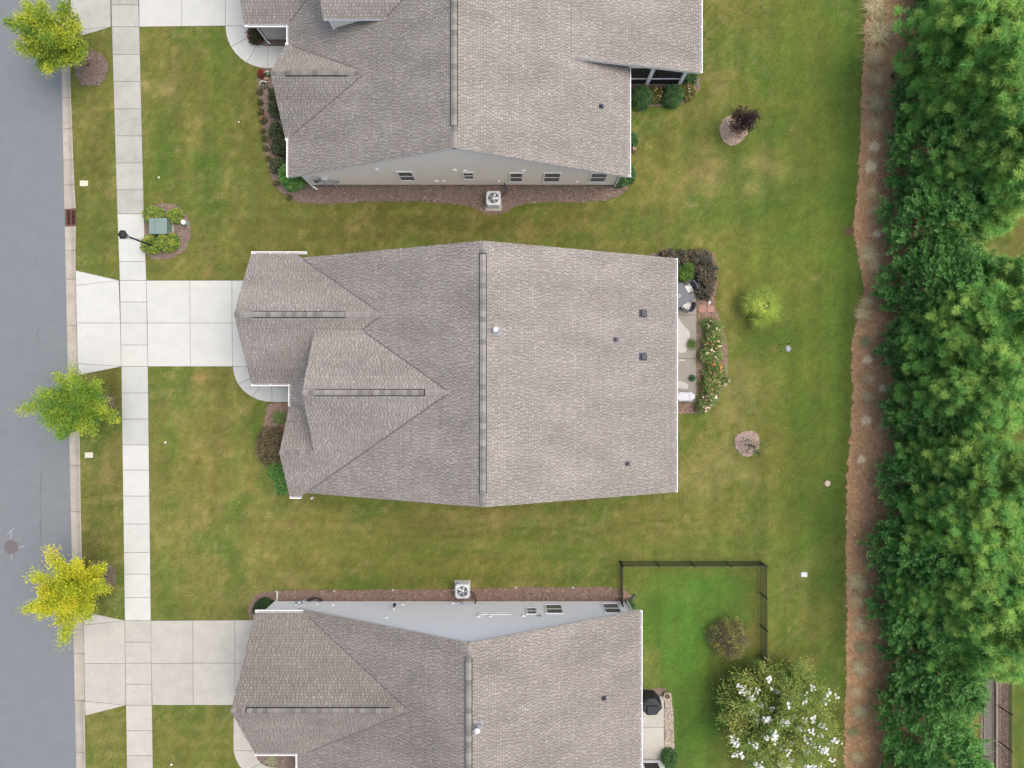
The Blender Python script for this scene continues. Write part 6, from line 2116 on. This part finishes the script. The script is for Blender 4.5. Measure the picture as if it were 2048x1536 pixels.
xa, ya = W(987, 396, .82)
ac_unit('grey air conditioner on a pad below the top house side wall', 987, 396, 987, 406, 'tan concrete pad under the top house air conditioner',
        [(xa + .38, ya + .15, .3), (xa + .6, ya + .35, .25), (xa + .72, ya + .62, .35), (xa + .62, 11.28, .62)])
MB().bbox(-.08, .08, -.05, .0, -.12, .12).obj('line_cover', M['plasticwhite'], HA, loc=(-.88 + .55, 11.33, 1.0)) if False else None
xa, ya = W(925, 1183, .82)
ac_unit('grey air conditioner on a pad above the lower house white wall', 925, 1183, 925, 1176, 'tan concrete pad under the lower house air conditioner',
        [(xa + .38, ya - .12, .3), (xa + .6, ya - .3, .2), (xa + .72, ya - .55, .3), (xa + .7, -12.36, .55)])
# thin cable on the lower house wall
MB().tube([(-2.75, -12.34, .75), (-2.85, -12.3, .5), (-3.05, -12.28, .42), (-3.25, -12.33, .5)], .012, 5).obj('wall_cable', M['hose'], HC)
# gas meter at the lower house
x, y = W(604, 1200)
gm = empty('gas_meter', 'grey gas meter with a bent pipe against the lower house wall', 'gas meter', (x, y, 0))
q = MB(); q.bbox(-.16, .16, -.1, .1, .32, .62, .05); q.obj('meter_body', M['meter'], gm)
q = MB(); q.lathe([(.11, .0), (.11, .05), (.05, .08)], (.0, 0, .62), 14); q.obj('regulator', M['metal'], gm)
MB().tube([(-.2, 0, -.05), (-.2, 0, .68), (-.1, 0, .72)], .025, 7).obj('gas_pipe', M['meter'], gm)
MB().tube([(.1, 0, .7), (.24, .1, .72), (.36, .24, .66)], .03, 7).obj('gas_pipe', M['metal'], gm)
MB().tube([(-.2, 0, .5), (-.24, -.15, .45), (-.25, -.27, .3)], .022, 7).obj('gas_pipe', M['plasticwhite'], gm)
# black hose coil
x, y = W(632, 1200)
q = MB()
pts = []
for k in range(60):
    a = k * .62
    r_ = .15 + .002 * k
    pts.append((r_ * 1.5 * math.cos(a), r_ * .75 * math.sin(a), .04 + .0028 * k))
q.tube(pts, .022, 5)
q.tube([(.2, 0, .15), (.32, -.12, .2), (.36, -.3, .5)], .02, 5)
setp(q.obj('garden_hose', M['black'], None, loc=(x, y, 0)), 'coiled black garden hose on the mulch beside the gas meter', 'hose')
# loose downspout extension at the lower house back corner
q = MB(); a0, a1, a2 = W(1252, 1200), W(1263, 1197), W(1271, 1188)
q.tube([a0 + (.09,), a1 + (.07,), a2 + (.06,)], [.055, .06, .06], 10)
setp(q.obj('drain_hose', M['darkvent'], None), 'dark corrugated drain hose end at the lower house back corner', 'drain hose')


# ---- rocks and stones -------------------------------------------------
def rock(name, label, px, py, rx, ry, h, mat, seed):
    rng = random.Random(seed)
    x, y = W(px, py)
    q = MB()
    n = 12
    prof = [(1.0, -.03), (1.05, .25), (.85, .65), (.45, .95), (.1, 1.0)]
    jit = [rng.uniform(.85, 1.15) for _ in range(n)]
    vs, fs = [], []
    for i, (r_, z) in enumerate(prof):
        for k in range(n):
            a = 2 * math.pi * k / n
            j = jit[k] * rng.uniform(.93, 1.07)
            vs.append((r_ * rx * j * math.cos(a), r_ * ry * j * math.sin(a), z * h))
    for i in range(len(prof) - 1):
        for k in range(n):
            fs.append((i * n + k, i * n + (k + 1) % n, (i + 1) * n + (k + 1) % n, (i + 1) * n + k))
    fs.append(tuple(range((len(prof) - 1) * n, len(prof) * n)))
    q.add(vs, fs)
    setp(q.obj(name, M[mat], None, loc=(x, y, .01), rot=(0, 0, rng.uniform(0, 3))), label, 'rock')


rock('garden_rock', 'tan rock between two white flowering plants in the top front bed', 533, 158, .16, .11, .14, 'rocktan', 1)
rock('garden_rock', 'white rock beside the stepping stones', 1418, 604, .17, .09, .1, 'rock', 2)
rock('garden_rock', 'white rock at the middle house front corner shrubs', 569, 953, .12, .08, .12, 'rock', 3)
rock('garden_rock', 'small pale rock below the middle house front corner', 624, 996, .1, .07, .07, 'rock', 4)
for i, (px, w) in enumerate(((1404, 'left, next to the patio edge'), (1421, 'right, next to the lawn'))):
    x, y = W(px, 618)
    s = MB().bbox(-.205, .205, -.195, .195, -.03, .06, .015).obj('stepping_stone', M['brickstone'], None, loc=(x, y, 0), rot=(0, 0, random.uniform(-.05, .05)))
    setp(s, 'square reddish stepping stone, the %s' % w, 'stepping stone', 'pair of stepping stones')
# stick lying on the straw
p0, p1 = W(1790, 27), W(1806, 37)
q = MB(); q.tube([p0 + (.05,), ((p0[0] + p1[0]) / 2, (p0[1] + p1[1]) / 2 + .02, .07), p1 + (.05,)], [.015, .012, .006], 5); q.tube([p0 + (.055,), (p0[0] + .1, p0[1] - .15, .06)], .008, 4)
setp(q.obj('fallen_stick', M['bark_pale'], None), 'pale fallen stick on the pine straw by the cypresses', 'stick')

# ---- patio furniture ----------------------------------------------------
x, y = W(1358, 592, .74)
pt = empty('patio_table', 'dark slate square patio table with an umbrella hole, turned at an angle', 'table', (x, y, .04), R(33))
q = MB(); q.bbox(-.56, .56, -.56, .56, .66, .70, .012); q.obj('tabletop', M['table'], pt)
for k in range(7):
    MB().box(-.54, .54, -.54 + k * .155, -.54 + k * .155 + .145, .7015, .712).obj('tabletop_slat', M['table'], pt)
q = MB(); q.lathe([(.085, .713), (.085, .735), (.06, .735), (.055, .716)], (0.0, 0, 0), 18); q.obj('umbrella_ring', M['metal_white'], pt)
q = MB(); q.lathe([(.05, .7125), (.05, .718)], (0, 0, 0), 14); q.obj('umbrella_hole', M['black'], pt)
for sx in (-1, 1):
    for sy in (-1, 1):
        MB().box(sx * .5 - .03, sx * .5 + .03, sy * .5 - .03, sy * .5 + .03, 0, .66).obj('leg', M['black'], pt)


def chair(label, px, py, ang):
    x, y = W(px, py, .45)
    t = empty('patio_chair', label, 'chair', (x, y, .04), R(ang), 'patio chairs')   # local +X is the back of the chair
    MB().bbox(-.27, .25, -.27, .27, .36, .41, .015).obj('seat', M['wicker'], t)
    q = MB()
    q.bbox(-.27, .19, -.23, .23, .412, .485, .03); q.obj('cushion', M['cushion'], t)
    q = MB()
    prof = [(-.28, .22), (-.14, .285), (0, .30), (.14, .285), (.28, .22)]
    for (ya, xa_), (yb, xb) in zip(prof[:-1], prof[1:]):
        q.add([(xa_ - .03, ya, .40), (xa_ + .02, ya, .40), (xb + .02, yb, .40), (xb - .03, yb, .40), (xa_ + .06, ya, .86), (xa_ + .13, ya, .85), (xb + .13, yb, .85), (xb + .06, yb, .86)],
              [(0, 4, 7, 3), (4, 5, 6, 7), (1, 2, 6, 5), (0, 3, 2, 1), (0, 1, 5, 4), (3, 7, 6, 2)])
    q.obj('backrest', M['wicker'], t)
    for s in (-1, 1):
        MB().box(-.25, .22, s * .285 - .025, s * .285 + .025, .60, .63).obj('armrest', M['wicker'], t)
        for xx in (-.24, .22):
            MB().box(xx - .02, xx + .02, s * .27 - .02, s * .27 + .02, 0, .6).obj('leg', M['wicker'], t)
    return t


chair('dark patio chair with a patterned cushion, above right of the table', 1377, 577, 30)
chair('dark patio chair with a patterned cushion, below right of the table', 1374, 611, -24)


def cover(name, label, px0, py0, px1, py1, h, mat, seed, cat, octo=.2, lid=True, z0=.04):
    x0, y0 = W(px0, py1, h); x1, y1 = W(px1, py0, h)
    cx, cy = (x0 + x1) / 2, (y0 + y1) / 2
    t = empty(name, label, cat, (cx, cy, z0))
    hx, hy = (x1 - x0) / 2, (y1 - y0) / 2
    rng = random.Random(seed)

    def outline(sx, sy, c):
        return [(-sx + c, -sy), (sx - c, -sy), (sx, -sy + c), (sx, sy - c), (sx - c, sy), (-sx + c, sy), (-sx, sy - c), (-sx, -sy + c)]
    q = MB()
    rings = [(0.0, 1.04, .9), (.55, 1.0, 1.0), (.88, .97, 1.0), (.97, .90, .95), (1.0, .72, .8)]
    vs, fs = [], []
    for z, s, cs in rings:
        for (px_, py_) in outline(hx * s, hy * s, octo * min(hx, hy) * cs):
            vs.append((px_ + rng.uniform(-.015, .015), py_ + rng.uniform(-.015, .015), z * h + rng.uniform(-.01, .01) * (z > 0)))
    n = 8
    for i in range(len(rings) - 1):
        for k in range(n):
            fs.append((i * n + k, i * n + (k + 1) % n, (i + 1) * n + (k + 1) % n, (i + 1) * n + k))
    fs.append(tuple(range((len(rings) - 1) * n, len(rings) * n)))
    q.add(vs, fs)
    q.obj('fabric_cover', M[mat], t)
    if lid:
        q = MB(); q.bbox(-hx * .45, hx * .55, -hy * .72, hy * .2, h * .985, h * 1.10, .05); q.obj('cover_hump', M[mat], t)
    else:
        for sx in (-1, 1):
            q = MB(); q.bbox(sx * hx * .62 - .13, sx * hx * .62 + .13, -hy * .6, hy * .55, h * .985, h * 1.03, .02); q.obj('cover_pleat', M[mat], t)
    return t


cover('covered_grill', 'long pale grey covered grill at the bottom end of the middle patio', 1350, 783, 1391, 803, .95, 'coverlight', 3, 'grill', .7, False)
cover('covered_grill', 'black covered grill on the lower house patio', 1281, 1396, 1325, 1432, 1.05, 'black_soft', 4, 'grill', .75, True)
x, y = W(1332, 1388)
po = empty('plant_pot', 'round tan pot at the top of the gravel strip', 'pot', (x, y, .02))
q = MB()
q.lathe([(.13, 0), (.19, .25), (.2, .3), (.165, .3), (.15, .22)], (0, 0, 0), 20); q.obj('pot_body', M['pot'], po)
q = MB(); q.lathe([(.15, .22), (.148, .235)], (0, 0, 0), 16); q.obj('pot_soil', M['soil'], po)

# feeder pole and dish on the back lawn
x, y = W(1557, 690)
fp = empty('feeder_pole', 'black shepherd hook pole below the fan palm', 'pole', (x, y, 0))
MB().tube([(0, 0, -.05), (0, 0, 1.55), (.03, .06, 1.68), (.08, .14, 1.7), (.10, .2, 1.62)], .014, 7).obj('pole', M['black'], fp)
MB().tube([(0, 0, 1.5), (.04, -.1, 1.6), (.05, -.2, 1.58), (.04, -.27, 1.48)], .012, 7).obj('hook', M['black'], fp)
x2, y2 = x + .04, y - .27
bf = empty('bird_feeder', 'pale metal dish hanging from the shepherd hook', 'bird feeder', (x2, y2, 1.22))
q = MB(); q.lathe([(.05, 0), (.15, .03), (.165, .06), (.14, .05)], (0, 0, 0), 18); q.obj('dish', M['meter'], bf)
q = MB(); q.lathe([(.03, .05), (.135, .14), (.05, .19), (.01, .2)], (0, 0, 0), 18); q.obj('dish_cover', M['meter'], bf)
MB().tube([(0, 0, .19), (0, 0, .27)], .006, 5).obj('hanger_wire', M['black'], bf)


# ---- picket fences ---------------------------------------------------------
def fence(label, runs, group, h=1.2, step=.115, pstep=1.9):
    t = empty('picket_fence', label, 'fence', (runs[0][0][0], runs[0][0][1], 0), 0, group)
    ox, oy = runs[0][0]
    pk = MB().box(-.016, .016, -.016, .016, .06, h).mesh('picket', M['black'])
    pm = MB().box(-.028, .028, -.028, .028, -.05, h + .06).add([(-.035, -.035, h + .06), (.035, -.035, h + .06), (.035, .035, h + .06), (-.035, .035, h + .06), (0, 0, h + .1)], [(0, 1, 4), (1, 2, 4), (2, 3, 4), (3, 0, 4)]).mesh('fence_post', M['black'])
    for (a, b_) in runs:
        a, b_ = Vector(a), Vector(b_)
        d = b_ - a
        L = d.length
        ang = math.atan2(d.y, d.x)
        for z in (.16, h - .22, h - .04):
            q = MB(); q.box(0, L, -.014, .014, z - .014, z + .014)
            q.obj('rail', M['black'], t, loc=(a.x - ox, a.y - oy, 0), rot=(0, 0, ang))
        npn = max(1, round(L / pstep))
        for k in range(npn + 1):
            p = a.lerp(b_, k / npn)
            link('fence_post', pm, t, (p.x - ox, p.y - oy, 0), (0, 0, ang))
        n = int(L / step)
        for k in range(1, n):
            p = a.lerp(b_, k / n)
            link('picket', pk, t, (p.x - ox, p.y - oy, 0), (0, 0, ang))
    return t


fence('black metal picket fence enclosing the lower house back yard', [((6.16, -12.3), (6.16, -10.12)), ((6.16, -10.12), (14.15, -10.12)), ((14.15, -10.12), (14.2, -24.5))], 'black picket fences')
fence('black metal picket fence behind the pines at the right edge', [((27.72, -24.5), (27.72, -14.2)), ((27.72, -9.2), (27.72, -3.5))], 'black picket fences', step=.105)
fence('short black picket fence glimpsed between pines, running to the right edge', [((27.4, 6.08), (32.5, 6.08))], 'black picket fences', step=.12)
# boardwalk and timber edging by that fence
bw = empty('plank_walk', 'narrow grey plank walk beside the cypresses, bottom right corner', 'plank walk', W(1976, 1440) + (0,))
for k in range(5):
    MB().bbox(-.29 + k * .118, -.29 + k * .118 + .108, -6.0, 2.6 if k else 2.2, .02, .075, .008).obj('plank', M['wood_grey'], bw)
te = empty('timber_edging', 'pale timber edging along the right-hand picket fence', 'timber edging', W(1993, 1440) + (0,))
for k in range(4):
    MB().bbox(-.13, .13, -6.0 + k * 2.32, -6.0 + k * 2.32 + 2.3, .0, .16, .012).obj('timber', M['wood_tan'], te)
